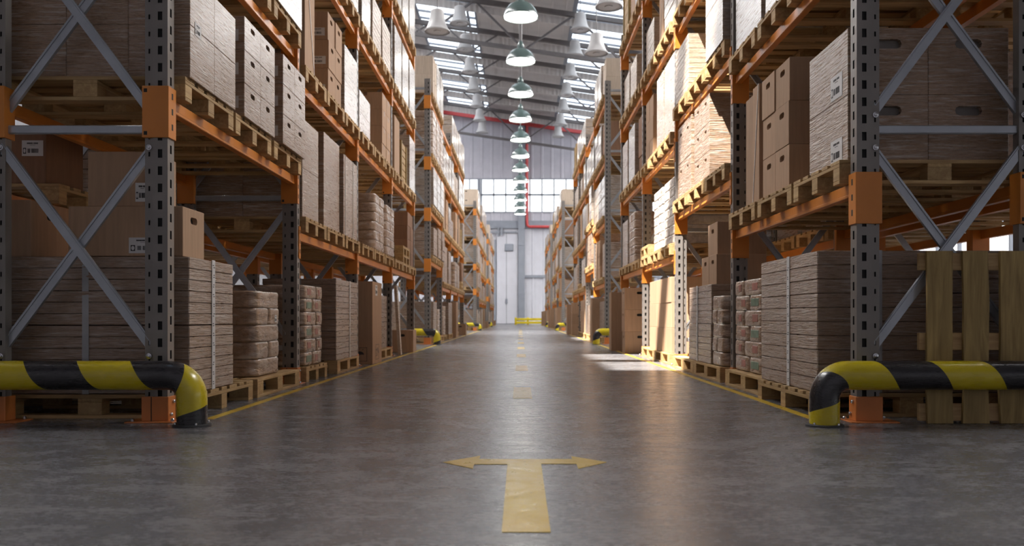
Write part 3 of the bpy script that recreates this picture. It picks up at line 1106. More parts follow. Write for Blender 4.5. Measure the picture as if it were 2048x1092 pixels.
    o = ob('cardboard_carton', carton_mesh(.40, .42, .39, ('-y',), 'card', False), None, (-2.06, Y + 1.42, .001))
    tag(o, f"low carton with handle slot standing on the floor, fourth bay, {RACKN[row]} rack, shaded side", 'carton', 'loose cartons in the racks')
    floor_pallet(sp, Y + 1.50, 2, d2, uf=2.28, long=True)
    load('boards', sp, 2, 2.29, Y + 1.56, Y + 2.66, PZ, .75, d2, depth=.74, layers=12, tiers=2, strap=False)
    sp = S(3, 1); shelf_pallets(sp, Y, lv[3][0], d2)
    cartons(sp, 2.06, Y + 1.94, Y + 2.72, Z(3, 1), 1.0, 2, 4, .6, False, mat='cardbrown', txt='dark brown carton')
    for q in range(2):
        pallet(-(UL - .045 + PL / 2), Y + .985 + PW / 2, lv[3][0] + .146 * (q + 1) + .001, 0, d2, f"empty pallet, {('second','third')[q]} layer of low pile, {sp.where}")
    sp = S(3, 2); shelf_pallets(sp, Y, lv[3][1], d2)
    slab(sp, 2.05, Y + .3, Y + .86, Z(3, 2), .95, 'tall kraft carton', .8)
    crate(sp, 2.06, Y + 1.05, Y + 1.75, Z(3, 2), .7, .95, f"yellow slatted crate, {sp.where}")
    load('white', sp, 2, 2.02, Y + 1.94, Y + 2.72, Z(3, 2), .98, d2, cols=1, tiers=2)
    sp = S(3, 3); shelf_pallets(sp, Y, lv[3][2], d2)
    for i in range(3): load('white', sp, i, 2.02, Y + PSTART[i] + .03, Y + PSTART[i] + .80, Z(3, 3), .95, d2, cols=1, tiers=2)
    sp = S(3, 4); shelf_pallets(sp, Y, lv[3][3], d2)
    for i in range(3): load('white', sp, i, 2.02, Y + PSTART[i] + .03, Y + PSTART[i] + .80, Z(3, 4), .95 - .1 * (i == 1), d2, cols=1, tiers=2)
    return lv

def block_right(row, Y0, detail):
    sd = 1
    d2 = detail
    S = lambda bay, lv: Spot(sd, row, bay, lv, UR)
    lv = [A_LV, C_LV, A_LV, A_LV]
    Z = lambda bay, k: (lv[bay][k - 1] if k else 0) + PZ
    near = row == 0
    # ---- first bay
    Y = Y0; sp = S(0, 0)
    if near:
        floor_pallet(sp, Y + .22, 0, d2, uf=1.80, square=True)
        load('boards', sp, 0, 1.835, Y + .26, Y + 1.46, PZ, .878, d2, depth=1.2, layers=10, tiers=1, strap_at=-.05, strap_x=-.22)
        floor_pallet(sp, Y + 1.47, 2, d2, uf=1.86, long=True)
        load('prints', sp, 2, 1.93, Y + 1.78, Y + 2.62, PZ, .78, d2, layers=6, depth=.85)
    else:
        floor_pallet(sp, Y + .2, 0, d2, long=True)
        load('boards', sp, 0, 1.96, Y + .25, Y + 1.36, PZ, .85, d2, depth=.78, layers=12, tiers=2)
        slab(sp, 1.80, Y + 1.6, Y + 2.2, .001, 1.1, 'tall kraft carton standing out of the rack', .4)
    sp = S(0, 1); shelf_pallets(sp, Y, lv[0][0], d2)
    load('wrap', sp, 0, 1.985, Y + .16, Y + .83, Z(0, 1), .81, d2, cols=1, tiers=2, cx=2, depth=.975, fslots=True, alabels=near, ssize=(.165, .06), txt='film-wrapped cartons with dark handle slots')
    cartons(sp, 1.955, Y + 1.17, Y + 1.835, Z(0, 1), .96, 2, 3, .45, True)
    slab(sp, 1.955, Y + 1.93, Y + 2.11, Z(0, 1), .97, 'tall flat carton with thin strap', .9, strap=True)
    slab(sp, 1.965, Y + 2.125, Y + 2.36, Z(0, 1), .93, 'tall flat carton behind the strapped one', .9)
    sp = S(0, 2)
    shelf_pallets(sp, Y, lv[0][1], d2)
    for i in range(3): load('white', sp, i, 1.97, Y + PSTART[i] + .02, Y + PSTART[i] + .82, Z(0, 2), .95, d2, cols=1, tiers=2)
    if not near:
        sp = S(0, 3); shelf_pallets(sp, Y, lv[0][2], d2)
        cartons(sp, 2.0, Y + .12, Y + .88, Z(0, 3), .8, 2, 2, 1.05, False, mat='cardbrown', txt='dark brown carton')
        for i in (1, 2): load('white', sp, i, 1.97, Y + PSTART[i] + .02, Y + PSTART[i] + .82, Z(0, 3), .9, d2)
        sp = S(0, 4); shelf_pallets(sp, Y, lv[0][3], d2)
        cartons(sp, 2.0, Y + .12, Y + .88, Z(0, 4), .86, 2, 2, 1.05, True, txt='pale slotted carton', fslots=True, mat='cardpale')
        for i in (1, 2): load('white', sp, i, 1.97, Y + PSTART[i] + .02, Y + PSTART[i] + .82, Z(0, 4), .95, d2)
    # ---- second bay
    Y = Y0 + PITCH; sp = S(1, 0)
    floor_pallet(sp, Y + .10, 0, d2, uf=1.87, long=True)
    load('sacks', sp, 0, 1.90, Y + .12, Y + .56, PZ, .67, d2, layers=5, depth=.8, txt='darkish film-wrapped sacks')
    floor_pallet(sp, Y + 1.31, 2, d2, uf=1.87, long=True)
    load('boards', sp, 1, 1.90, Y + .60, Y + 1.68, PZ, .80, d2, depth=.8, layers=12, tiers=2, strap_at=.1)
    if near:
        for q, (a, c) in enumerate(((.66, .99), (1.0, 1.33))):
            o = ob('cardboard_carton', carton_mesh(.5, c - a, .30, ('-x',), 'card', False), None, (2.22, Y + (a + c) / 2, PZ + .802))
            tag(o, f"{('near','far')[q]} one of two cartons with handle slots on layered boards, second bay, sunlit side", 'carton', 'loose cartons in the racks')
        o = ob('cardboard_carton', carton_mesh(.5, .42, .34, ('-x', '-y'), 'card', False), None, (2.26, Y + 1.0, PZ + .802 + .301))
        tag(o, 'single carton on top of two cartons with handle slots, second bay, sunlit side', 'carton', 'loose cartons in the racks')
    sp = S(1, 1); shelf_pallets(sp, Y, lv[1][0], d2)
    load('wrap', sp, 1, 1.975, Y + .99, Y + 1.75, Z(1, 1), .90, d2, cols=2, tiers=3, cx=2, slots=True, txt='glossy streaked film-wrapped cartons')
    load('wrap', sp, 2, 1.975, Y + 1.92, Y + 2.74, Z(1, 1), .90, d2, cols=2, tiers=2, cx=2, slots=True, txt='sunlit film-wrapped cartons with handle slots')
    sp = S(1, 2); shelf_pallets(sp, Y, lv[1][1], d2)
    load('white', sp, 0, 1.90, Y + .12, Y + .84, Z(1, 2), .92, d2, cols=1, tiers=2)
    load('paleboards', sp, 2, 1.95, Y + 1.96, Y + 2.74, Z(1, 2), .69, d2, layers=12, tiers=1, strap=False)
    sp = S(1, 3); shelf_pallets(sp, Y, lv[1][2], d2)
    for i in range(3): load('white', sp, i, 1.97, Y + PSTART[i] + .02, Y + PSTART[i] + .81, Z(1, 3), .85, min(d2, 1))
    # ---- third bay
    Y = Y0 + 2 * PITCH; sp = S(2, 0)
    floor_pallet(sp, Y + .22, 0, d2, uf=1.92, long=True)
    floor_pallet(sp, Y + 1.45, 2, d2, uf=1.92, long=True)
    cartons(sp, 1.95, Y + .25, Y + 2.05, PZ, 1.0, 3, 3, .6, False, txt='large pale kraft carton')
    sp = S(2, 1); shelf_pallets(sp, Y, lv[2][0], d2)
    load('palesacks', sp, 0, 1.97, Y + .13, Y + .93, Z(2, 1), .86, d2, layers=7)
    load('palesacks', sp, 1, 1.97, Y + .99, Y + 1.82, Z(2, 1), .86, d2, layers=7)
    pallet(UR - .045 + PL / 2, Y + PSTART[2] + PW / 2, lv[2][0] + .147, 0, d2, f"empty pallet lying on another pallet, far spot, {sp.where}")
    sp = S(2, 2); shelf_pallets(sp, Y, lv[2][1], d2)
    load('white', sp, 0, 1.98, Y + .13, Y + .92, Z(2, 2), 1.05, d2, cols=1, tiers=1)
    load('white', sp, 1, 1.98, Y + .99, Y + 1.55, Z(2, 2), 1.05, d2, cols=1, tiers=1)
    cartons(sp, 1.99, Y + 1.95, Y + 2.66, Z(2, 2), .99, 2, 3, .5, False, txt='plain kraft carton')
    sp = S(2, 3); shelf_pallets(sp, Y, lv[2][2], d2)
    slab(sp, 2.0, Y + 1.1, Y + 1.45, Z(2, 3), .98, 'tall carton with thin strap', .8, strap=True)
    load('paleboards', sp, 2, 2.0, Y + 1.94, Y + 2.72, Z(2, 3), .72, d2, layers=12, tiers=2, strap=False)
    load('white', sp, 0, 1.98, Y + .13, Y + .92, Z(2, 3), .9, min(d2, 1))
    sp = S(2, 4); shelf_pallets(sp, Y, lv[2][3], d2)
    for i in range(3): load('white', sp, i, 1.97, Y + PSTART[i] + .02, Y + PSTART[i] + .81, Z(2, 4), .8, min(d2, 1))
    # ---- fourth bay
    Y = Y0 + 3 * PITCH; sp = S(3, 0)
    cartons(sp, 1.765, Y + .72, Y + 1.12, .001, 1.12, 1, 3, .52, True, txt='kraft carton on the floor', fslots=True)
    slab(sp, 1.66, Y + 1.85, Y + 2.2, .001, 1.07, 'tall kraft carton standing out of the rack', .42)
    sp = S(3, 1); shelf_pallets(sp, Y, lv[3][0], d2)
    load('sacks', sp, 1, 1.97, Y + .99, Y + 1.8, Z(3, 1), .88, d2, layers=6)
    load('white', sp, 2, 1.97, Y + 1.94, Y + 2.72, Z(3, 1), .85, d2, cols=1, tiers=2)
    sp = S(3, 2); shelf_pallets(sp, Y, lv[3][1], d2)
    cartons(sp, 2.02, Y + .2, Y + .86, Z(3, 2), 1.0, 1, 3, .6, False, mat='cardbrown', txt='dark brown carton')
    load('white', sp, 1, 1.97, Y + 1.0, Y + 1.78, Z(3, 2), .98, d2, cols=1, tiers=2)
    load('wrap', sp, 2, 1.97, Y + 1.94, Y + 2.70, Z(3, 2), .9, d2, cols=1, tiers=2)
    sp = S(3, 3); shelf_pallets(sp, Y, lv[3][2], d2)
    load('paleboards', sp, 1, 2.0, Y + 1.0, Y + 1.78, Z(3, 3), .75, d2, layers=12, tiers=2, strap=False)
    load('paleboards', sp, 2, 2.0, Y + 1.94, Y + 2.70, Z(3, 3), .75, d2, layers=12, tiers=2, strap=False)
    sp = S(3, 4); shelf_pallets(sp, Y, lv[3][3], d2)
    crate(sp, 2.0, Y + 1.94, Y + 2.72, Z(3, 4), 1.0, .95, f"yellow slatted crate, {sp.where}")
    load('white', sp, 0, 1.97, Y + .13, Y + .92, Z(3, 4), .9, d2, cols=1, tiers=2)
    slab(sp, 2.0, Y + 1.1, Y + 1.7, Z(3, 4), .95, 'tall kraft carton', .8)
    return lv

ROWS = {-1: (4.89, 19.08, 39.0, 54.0), 1: (4.89, 19.25, 39.0, 54.0)}
for side, fn, u0 in ((-1, block_left, UL), (1, block_right, UR)):
    for row, Y0 in enumerate(ROWS[side]):
        lv = fn(row, Y0, (2, 1, 0, 0)[row])
        lev = [list(l) for l in lv]
        if row == 0:
            lev[0] = lev[0][:2]
        txt = ('front', 'second', 'third', 'last')[row]
        build_rack(side, u0, Y0, lev, 2 if row == 0 else 1, f"orange and grey pallet rack, {txt} one along the {SIDE[side]} of the aisle")

# inner racks, back to back with the front ones
for side, u0 in ((-1, UL + DEP + .16), (1, UR + DEP + .16)):
    lev = [A_LV[:3]] * 4
    build_rack(side, u0, 4.89, lev, 1, f"inner pallet rack standing back to back with the front rack, {SIDE[side]}")
    kinds = ['boards', 'wrap', 'white', 'sacks']
    rn = random.Random(5 + side)
    for bay in range(4):
        for k in range(3):
            sp = Spot(side, 9, bay, k, u0)
            Y = 4.89 + bay * PITCH
            z = (A_LV[k - 1] if k else 0)
            for i in range(3):
                if side == 1 and bay == 0 and k == 1 and i == 0: continue
                if side == -1 and bay == 0 and k == 1 and i == 0: continue
                pallet(side * (u0 + PL / 2 - .05), Y + PSTART[i] + PW / 2 - (.03 if k == 0 and i == 2 else 0), z + .0005, 0, 1 if not (bay == 0 and k == 1) else 2, f"wooden pallet, {SPN[i]} spot, {sp.where}", group='wooden pallets in the inner racks')
                if side == -1 and bay == 0 and k == 1 and i == 2: continue
                if side == -1 and bay == 0 and k == 1 and i == 1:
                    o = ob('cardboard_carton', carton_mesh(.62, .5, .40, (), 'cardbrown', False), None, (-(u0 + .05 + .31), Y + 1.25, z + PZ))
                    tag(o, 'dark brown carton with white label on a pallet behind the front rack, shaded side', 'carton', 'loose cartons in the racks')
                    label_pair(o, front_P(.5, .215, .25), .15, .11)
                    continue
                kd = kinds[rn.randrange(4)]
                load(kd, sp, i, u0, Y + PSTART[i] + .03, Y + PSTART[i] + .80, z + PZ, rn.uniform(.65, .95), 1, tiers=2)

o = ob('pallets', FARP.mesh('pallets', ['wood', 'woody']))
tag(o, 'many small far pallets under the goods of the third and last racks', 'pallets', None, 'stuff')
# ------------------------------------------------------------------ guards
def guard(side, Y, label, xin, xout, detail=True):
    """bent tube guard in front of a rack end"""
    def f():
        r, zc, R_ = .082, .284, .13
        x0 = xin
        pts = [(side * x0, 0, .012)]
        zt = zc - R_
        for i in range(1, 4): pts.append((side * x0, 0, .012 + (zt - .012) * i / 3))
        for i in range(1, 11):
            a = PI / 2 * i / 10
            pts.append((side * (x0 + R_ - R_ * math.cos(a)), 0, zt + R_ * math.sin(a)))
        n = 14
        for i in range(1, n): pts.append((side * (x0 + R_ + (xout - x0 - 2 * R_) * i / n), 0, zc))
        for i in range(0, 11):
            a = PI / 2 * i / 10
            pts.append((side * (xout - R_ + R_ * math.sin(a)), 0, zt + R_ * math.cos(a)))
        pts.append((side * xout, 0, .012))
        b = MB(); b.tube(pts, r, 32, 0, .5525 if side < 0 else .1725, mul=lambda j: 2.0 if j < 4 else 1.5 if j < 14 else 1.0)
        return b.mesh('guard_tube', ['stripes'], 50), pts
    me, _ = cached(('guard', side, xin, xout), f)
    t = empty('rack_guard', (0, Y, 0)); tag(t, label, 'rack guard', 'striped rack guards')
    ob('guard_tube', me, t)
    def base():
        b = MB(); b.lathe([(.104, 0), (.104, .008), (.098, .012)], 28)
        for a in range(4):
            b.lathe([(.007, .012), (.007, .02), (.004, .024)], 8, 1, True, (.090 * math.cos(a * PI / 2 + .6), .090 * math.sin(a * PI / 2 + .6), 0))
        return b.mesh('guard_base', ['rubber', 'bolt'], 40)
    for x in (xin, xout):
        ob('guard_base', cached('gbase', base), t, (side * x, 0, 0))

for side, u in ((-1, UL), (1, UR)):
    for row, Y0 in enumerate(ROWS[side]):
        guard(side, Y0 - .19 - (.30 if row else 0), f"yellow and black tube guard before the {('front','second','third','last')[row]} rack, {SIDE[side]} of the aisle", (1.848 if side < 0 else 1.716), (3.35 if side < 0 else 3.25))

# pallet leaning upright against the front rack on the sunlit side
lp = empty('pallet', (2.905, 4.794, 0.0)); tag(lp, 'weathered empty pallet standing on edge behind the barrier, sunlit side', 'pallet')
Wd, Hh = 1.2, .99
planks = [(-.57, .148), (-.36, .145), (-.15, .148), (.06, .15), (.30, .15)]
for i, (x0, w) in enumerate(planks):
    b = MB()
    zs = [0, .2, .45, .7, Hh]; rn = random.Random(i)
    rings_ = []
    for z in zs:
        j0, j1 = rn.uniform(-.006, .006), rn.uniform(-.006, .006)
        rings_.append([(x0 + j0, -.010, z), (x0 + w + j1, -.010, z), (x0 + w + j1, .010, z), (x0 + j0, .010, z)])
    b.rings(rings_)
    ob('plank', b.mesh('plank', ['woodz'], None, True), lp, (0, 0, .002))
for z0 in (.012, .42, .88):
    b = MB()
    b.box(-.605, .46, .0105, .040, z0, z0 + .10, 0, .003)
    ob('crosspiece', b.mesh('crosspiece', ['wood'], None, True), lp, (0, 0, .002))

# thin plank leaning at the fourth post, shaded side
b = MB(); b.bar((-1.93, 13.42, .01), (-2.0, 13.42, 1.12), .045, .14, 0, (0, 1, 0))
tag(ob('plank', b.mesh('plank', ['paleboard'], None, True)), 'narrow pale plank leaning on a rack post by the low floor carton', 'plank')

# ------------------------------------------------------------------ floor and markings
XW0, XW1, YN, YF = -15.0, 15.0, -12.0, 75.0
b = MB(); b.box(XW0 - .3, XW1 + .3, YN - .3, YF + .3, -.2, 0)
struct('floor', b.mesh('floor', ['floor']))

def marking(name, polys, label, group=None):
    b = MB()
    for p in polys:
        n = len(p)
        vs = [(x, y, 0.0002) for x, y in p] + [(x, y, .002) for x, y in p]
        b.add(vs, [tuple(range(n))[::-1], tuple(range(n, 2 * n))] + [(i, (i + 1) % n, n + (i + 1) % n, n + i) for i in range(n)])
    o = ob(name, b.mesh(name, ['paint'], None, True))
    return tag(o, label, 'floor marking', group)

rect = lambda x0, x1, y0, y1: [(x0, y0), (x1, y0), (x1, y1), (x0, y1)]
marking('floor_arrow', [
    [(-.052, 2.365), (.087, 2.365), (.088, 3.43), (.088, 3.47), (.235, 3.47), (.235, 3.36), (.365, 3.51), (.225, 3.66), (.225, 3.585), (-.175, 3.585), (-.175, 3.67), (-.325, 3.51), (-.19, 3.36), (-.19, 3.46), (-.052, 3.46)],
], 'worn yellow painted floor mark with arrowheads pointing both ways')
for i in range(12):
    y0 = 6.28 + i * 3.3
    marking('floor_dash', [rect(-.052, .092, y0, y0 + 1.0)], f"yellow floor dash, {('first','second','third','fourth','fifth','sixth','seventh','eighth','ninth','tenth','eleventh','twelfth','thirteenth','fourteenth','fifteenth','sixteenth','seventeenth','eighteenth')[i]} beyond the two-headed arrow", 'yellow floor dashes')
marking('floor_line', [rect(-1.895, -1.838, 5.0, 66)], 'long yellow floor line along the shaded racks')
marking('floor_line', [rect(1.735, 1.795, 5.0, 66)], 'long yellow floor line along the sunlit racks')

# ------------------------------------------------------------------ walls
def roofz(x): return 18.75 - .145 * x
def ribbed(name, pts_x, y, z0, z1f, pitch, dep, mat):
    """ribbed wall sheet facing -y"""
    b = MB(); x0, x1 = pts_x; prof = []; x = x0
    while x < x1 - 1e-6:
        for dx_, d in ((0, 0), (pitch * .7, 0), (pitch * .76, dep), (pitch * .94, dep)):
            if x + dx_ < x1: prof.append((x + dx_, y - d))
        x += pitch
    prof.append((x1, y))
    for (xa, ya), (xb, yb) in zip(prof, prof[1:]):
        b.add([(xa, ya, z0), (xb, yb, z0), (xb, yb, z1f(xb)), (xa, ya, z1f(xa))], [(0, 1, 2, 3)])
    return b

wf = ribbed('wall_far', (XW0, XW1), YF, 13.05, lambda x: roofz(x), .9, .05, 'wall')
b = wf
b2 = ribbed('x', (XW0, XW1), YF, 8.6, lambda x: 10.08, .9, .05, 'wall'); b.add(b2.v, b2.f)
b2 = ribbed('x', (.35, XW1), YF, 0, lambda x: 8.6, 1.0, .06, 'wallpale'); b.add(b2.v, b2.f, 1)
b.box(XW0, .35, YF, YF + .1, 0, 8.6, 1)
b.box(XW0 - .3, XW1 + .3, YF + .3, YF + .5, 0, 22, 0)
struct('wall_far', b.mesh('wall_far', ['wall', 'wallpale']))
# far window band
wn = empty('window_1', (0, YF, 10.1)); wn['kind'] = 'structure'
b = MB(); b.box(XW0, XW1, .06, .10, 0, 2.95)
ob('pane', b.mesh('pane', ['win']), wn)
b = MB()
b.box(XW0, XW1, -.06, .05, -.07, .02); b.box(XW0, XW1, -.06, .05, 2.93, 3.02); b.box(XW0, XW1, -.05, .05, 1.47, 1.62)
x = -14.3
while x < XW1:
    b.box(x - .05, x + .05, -.05, .05, 0, 2.95); x += 1.085
b.box(-3.82, -3.52, -.12, .05, 0, 2.95)
ob('window_frame', b.mesh('window_frame', ['greysteel']), wn)
# column, rails, door, pipe
b = MB()
b.box(-.16, .42, YF - .35, YF, 0, 19)
for z in [1.2 + i * 1.47 for i in range(8)]: b.box(-.18, .44, YF - .38, YF - .02, z, z + .09)
struct('trim_1', b.mesh('trim', ['greysteel']))
b = MB(); b.box(-9, -.2, YF - .16, YF - .01, 8.62, 9.3); struct('trim_2', b.mesh('trim', ['greysteel']))
b = MB(); b.box(.45, XW1, YF - .16, YF - .01, 8.62, 9.3); struct('trim_3', b.mesh('trim', ['greysteel']))
b = MB(); b.box(.45, XW1, YF - .14, YF - .01, 4.18, 4.42); struct('trim_4', b.mesh('trim', ['greysteel']))
dr = empty('door_1', (0, YF, 0)); dr['kind'] = 'structure'
b = MB(); b.box(-2.08, -.2, -.14, -.05, .05, 8.3, 0, .01)
ob('door_leaf', b.mesh('door_leaf', ['wallpale']), dr)
b = MB(); b.box(-1.235, -1.205, -.145, -.139, .05, 8.3); ob('leaf_seam', b.mesh('leaf_seam', ['slot']), dr)
b = MB(); b.box(-1.32, -1.12, -.20, -.141, 1.85, 2.3, 0, .01); ob('door_handle', b.mesh('door_handle', ['greysteel']), dr)
b = MB(); b.box(-2.55, -2.15, -.10, -.0, 0, 7.6); b.box(-2.75, -2.55, -.13, 0, 0, 8.0); ob('door_frame', b.mesh('door_frame', ['greysteel']), dr)
b = MB(); b.box(-3.6, -.3, -.25, -.16, 8.2, 8.33); b.box(-2.0, -1.85, -.3, -.25, 7.9, 8.9); b.box(-1.75, -1.55, -.32, -.25, 8.0, 8.8)
ob('door_track', b.mesh('door_track', ['greysteel']), dr)
b = MB(); b.box(-.38, .38, -.12, 0, -.32, .32, 0, .03); b.box(-.3, .3, -.14, -.118, -.24, .1, 0, .01)
tag(ob('control_box', b.mesh('control_box', ['greysteel']), None, (-.98, YF - .15, 6.9)), 'grey control box mounted high on the far sliding door', 'control box')
b = MB()
b.tube([(.62, YF - .25, 18.2), (.62, YF - .25, 9.2), (.64, YF - .25, 8.95), (.72, YF - .25, 8.8), (.9, YF - .25, 8.74), (XW1 - .12, YF - .25, 8.74)], .12, 12)
tag(ob('pipe', b.mesh('pipe', ['redpipe'], 50)), 'red sprinkler pipe bending along the far wall', 'pipe')
b = MB(); b.bar((XW0, YF - .3, roofz(XW0) - .75), (XW1, YF - .3, roofz(XW1) - .75), .3, .25)
struct('trim_5', b.mesh('trim', ['redpipe'], None, True))
# near and side walls
b = MB(); b.box(XW0 - .3, XW1 + .3, YN - .3, YN, 0, 22); struct('wall_near', b.mesh('wall_near', ['wall']))
for sd, nm in ((-1, 'wall_left'), (1, 'wall_right')):
    b = MB(); xx = XW0 if sd < 0 else XW1
    b.box(xx, xx + sd * .3, YN, YF, 0, 21.5 if sd < 0 else 1.2)
    if sd > 0: b.box(xx, xx + sd * .3, YN, YF, 3.6, 21.5)
    struct(nm, b.mesh(nm, ['sidewall']))
    if sd < 0: continue
    w = empty('window_2', (xx, 0, 0)); w['kind'] = 'structure'
    b = MB(); b.box(sd * .1, sd * .14, YN, YF, 1.2, 3.6); ob('pane', b.mesh('pane', ['win']), w)
    b = MB()
    y = YN
    while y < YF:
        b.box(-.04, .08, y - .04, y + .04, 1.2, 3.6); y += 1.5
    b.box(-.04, .08, YN, YF, 2.35, 2.45); ob('window_frame', b.mesh('window_frame', ['greysteel']), w)

# far barrier
t = empty('safety_barrier', (0, 70.5, 0)); tag(t, 'low yellow two-rail barrier in front of the far wall', 'barrier')
for z in (.08, .36):
    b = MB(); b.box(-.36, 1.95, -.05, .05, z, z + .2, 0, .02); ob('rail', b.mesh('rail', ['yellow']), t)
for x in (-.36, .66, 1.9):
    b = MB(); b.box(x - .09, x + .09, .05, .17, 0, .62, 0, .01); ob('post', b.mesh('post', ['yellow']), t)

# ------------------------------------------------------------------ roof, skylights, trusses
def strips():
    """x ranges of the long skylights and the added outer fill strips, with their y ranges"""
    return [(-6.4, -2.7, 33.0, 74.6), (3.1, 6.6, 33.0, 74.6), (-13.4, -10.6, 5.8, 74.6), (10.6, 13.4, 5.8, 74.6)]
HOLES = [(-7.8, -4.6, 1.45, 5.8), (-7.3, -5.0, 14.2, 17.4)]  # unseen roof openings, placed and sized to aim the sun patches
xs = sorted({XW0 - .3, XW1 + .3, -13.4, -10.6, -7.8, -7.3, -6.4, -5.0, -4.6, -2.7, 3.1, 6.6, 10.6, 13.4})
ys = sorted({YN - .3, YF + .5, 1.45, 2, 5.8, 14.2, 17.4, 33.0, 74.6})
b = MB()
for x0, x1 in zip(xs, xs[1:]):
    for y0, y1 in zip(ys, ys[1:]):
        cx, cy = (x0 + x1) / 2, (y0 + y1) / 2
        if any(a < cx < c and d < cy < e for a, c, d, e in strips() + HOLES): continue
        z0, z1 = roofz(x0), roofz(x1)
        b.add([(x0, y0, z0), (x1, y0, z1), (x1, y1, z1), (x0, y1, z0), (x0, y0, z0 + .12), (x1, y0, z1 + .12), (x1, y1, z1 + .12), (x0, y1, z0 + .12)],
              [(3, 2, 1, 0), (4, 5, 6, 7), (0, 1, 5, 4), (1, 2, 6, 5), (2, 3, 7, 6), (3, 0, 4, 7)])
x = XW0 + .4
while x < XW1:
    if not any(a - .1 < x < c + .1 for a, c, _, _ in strips() + HOLES):
        b.bar((x, YN, roofz(x) - .04), (x, YF, roofz(x) - .04), .07, .09, 0, (0, 0, 1))
    x += .75
struct('ceiling', b.mesh('ceiling', ['roof']))
for i, (x0, x1, y0, y1) in enumerate(strips()):
    sk = empty('skylight_or_fill', (0, 0, 0)); sk['kind'] = 'structure'  # inner pair are skylights; outer pair are unseen panels added for light
    b = MB(); b.add([(x0, y0, roofz(x0) + .1), (x1, y0, roofz(x1) + .1), (x1, y1, roofz(x1) + .1), (x0, y1, roofz(x0) + .1)], [(0, 1, 2, 3)])
    b.add([(x0, y0, roofz(x0) + .14), (x1, y0, roofz(x1) + .14), (x1, y1, roofz(x1) + .14), (x0, y1, roofz(x0) + .14)], [(3, 2, 1, 0)])
    ob('pane', b.mesh('pane', ['sky' if abs(x0 + x1) < 20 else 'fillpane']), sk)
    b = MB(); y = y0
    while y < y1 + .01:
        b.bar((x0, y, roofz(x0) + .02), (x1, y, roofz(x1) + .02), .12, .12, 0, (0, 1, 0)); y += 1.25
    for x in (x0, math.copysign(3.2, x0), x1) if x0 < 10 and x1 > -10 else (x0, x1): b.bar((x, y0, roofz(x) + .02), (x, y1, roofz(x) + .02), .14, .14, 0, (0, 0, 1))
    ob('glazing_bar', b.mesh('glazing_bar', ['greysteel']), sk)
for i, (x0, x1, y0, y1) in enumerate(HOLES):
    sk = empty('skylight_or_fill', (0, 0, 0)); sk['kind'] = 'structure'
    b = MB(); b.add([(x0, y0, roofz(x0) + .1), (x1, y0, roofz(x1) + .1), (x1, y1, roofz(x1) + .1), (x0, y1, roofz(x0) + .1)], [(0, 1, 2, 3)])
    ob('pane', b.mesh('pane', ['glass']), sk)
    b = MB()
    for y, wd in ((y0, .1), ((y0 + y1) / 2, .55 if i == 0 else .2), (y1, .1)): b.bar((x0, y, roofz(x0) + .05), (x1, y, roofz(x1) + .05), .1, wd, 0, (0, 1, 0))  # first opening's unseen middle bar is widened to cast a shadow band
    ob('glazing_bar', b.mesh('glazing_bar', ['greysteel']), sk)

TZ = lambda x: roofz(x) - .42
def truss(Y, deep, label):
    t = empty('roof_truss', (0, Y, 0)); tag(t, label, 'roof truss', 'roof trusses')
    b = MB(); b.bar((XW0, 0, TZ(XW0)), (XW1, 0, TZ(XW1)), .26, .24, 0, (0, 1, 0)); ob('top_chord', b.mesh('top_chord', ['truss']), t)
    b = MB(); x = XW0; k = 0
    while x < XW1 - .1:      # corrugated fascia sheet under the chord
        xb = x + .15; ya, yb = (.30, .36) if k % 2 else (.36, .30)
        b.add([(x, ya, TZ(x) - .55), (xb, yb, TZ(xb) - .55), (xb, yb, TZ(xb) - .1), (x, ya, TZ(x) - .1)], [(0, 1, 2, 3)]); x = xb; k += 1
    ob('fascia', b.mesh('fascia', ['roof']), t)
    D = 2.4
    if deep:
        b = MB(); b.bar((XW0, 0, TZ(XW0) - D), (XW1, 0, TZ(XW1) - D), .2, .2, 0, (0, 1, 0)); ob('bottom_chord', b.mesh('bottom_chord', ['truss']), t)
        xsn = [-14 + 2.85 * i for i in range(11)]
        for i in range(10):
            xa, xb = xsn[i], xsn[i + 1]
            za, zb = (TZ(xa) - D, TZ(xb)) if i % 2 else (TZ(xa), TZ(xb) - D)
            b = MB(); b.bar((xa, 0, za), (xb, 0, zb), .11, .1, 0, (0, 1, 0)); ob('diagonal', b.mesh('diagonal', ['truss']), t)
    else:
        for x in (-9, -4.6, 3.4, 8.6):
            b = MB(); b.bar((x, 0, TZ(x) - .1), (x + 1.6, .0, TZ(x + 1.6) - 1.3), .09, .08, 0, (0, 1, 0)); b.bar((x + 3.2, 0, TZ(x + 3.2) - .1), (x + 1.6, .0, TZ(x + 1.6) - 1.3), .09, .08, 0, (0, 1, 0))
            ob('knee_brace', b.mesh('knee_brace', ['truss']), t)
ORD = ('first', 'second', 'third', 'fourth', 'fifth', 'sixth', 'seventh', 'eighth', 'ninth', 'tenth', 'eleventh', 'twelfth', 'thirteenth')
for i in range(6):
    truss(47.6 + 5 * i, i in (0, 5), f"grey steel roof truss, {ORD[5 - i]} from the far wall, spanning the hall")

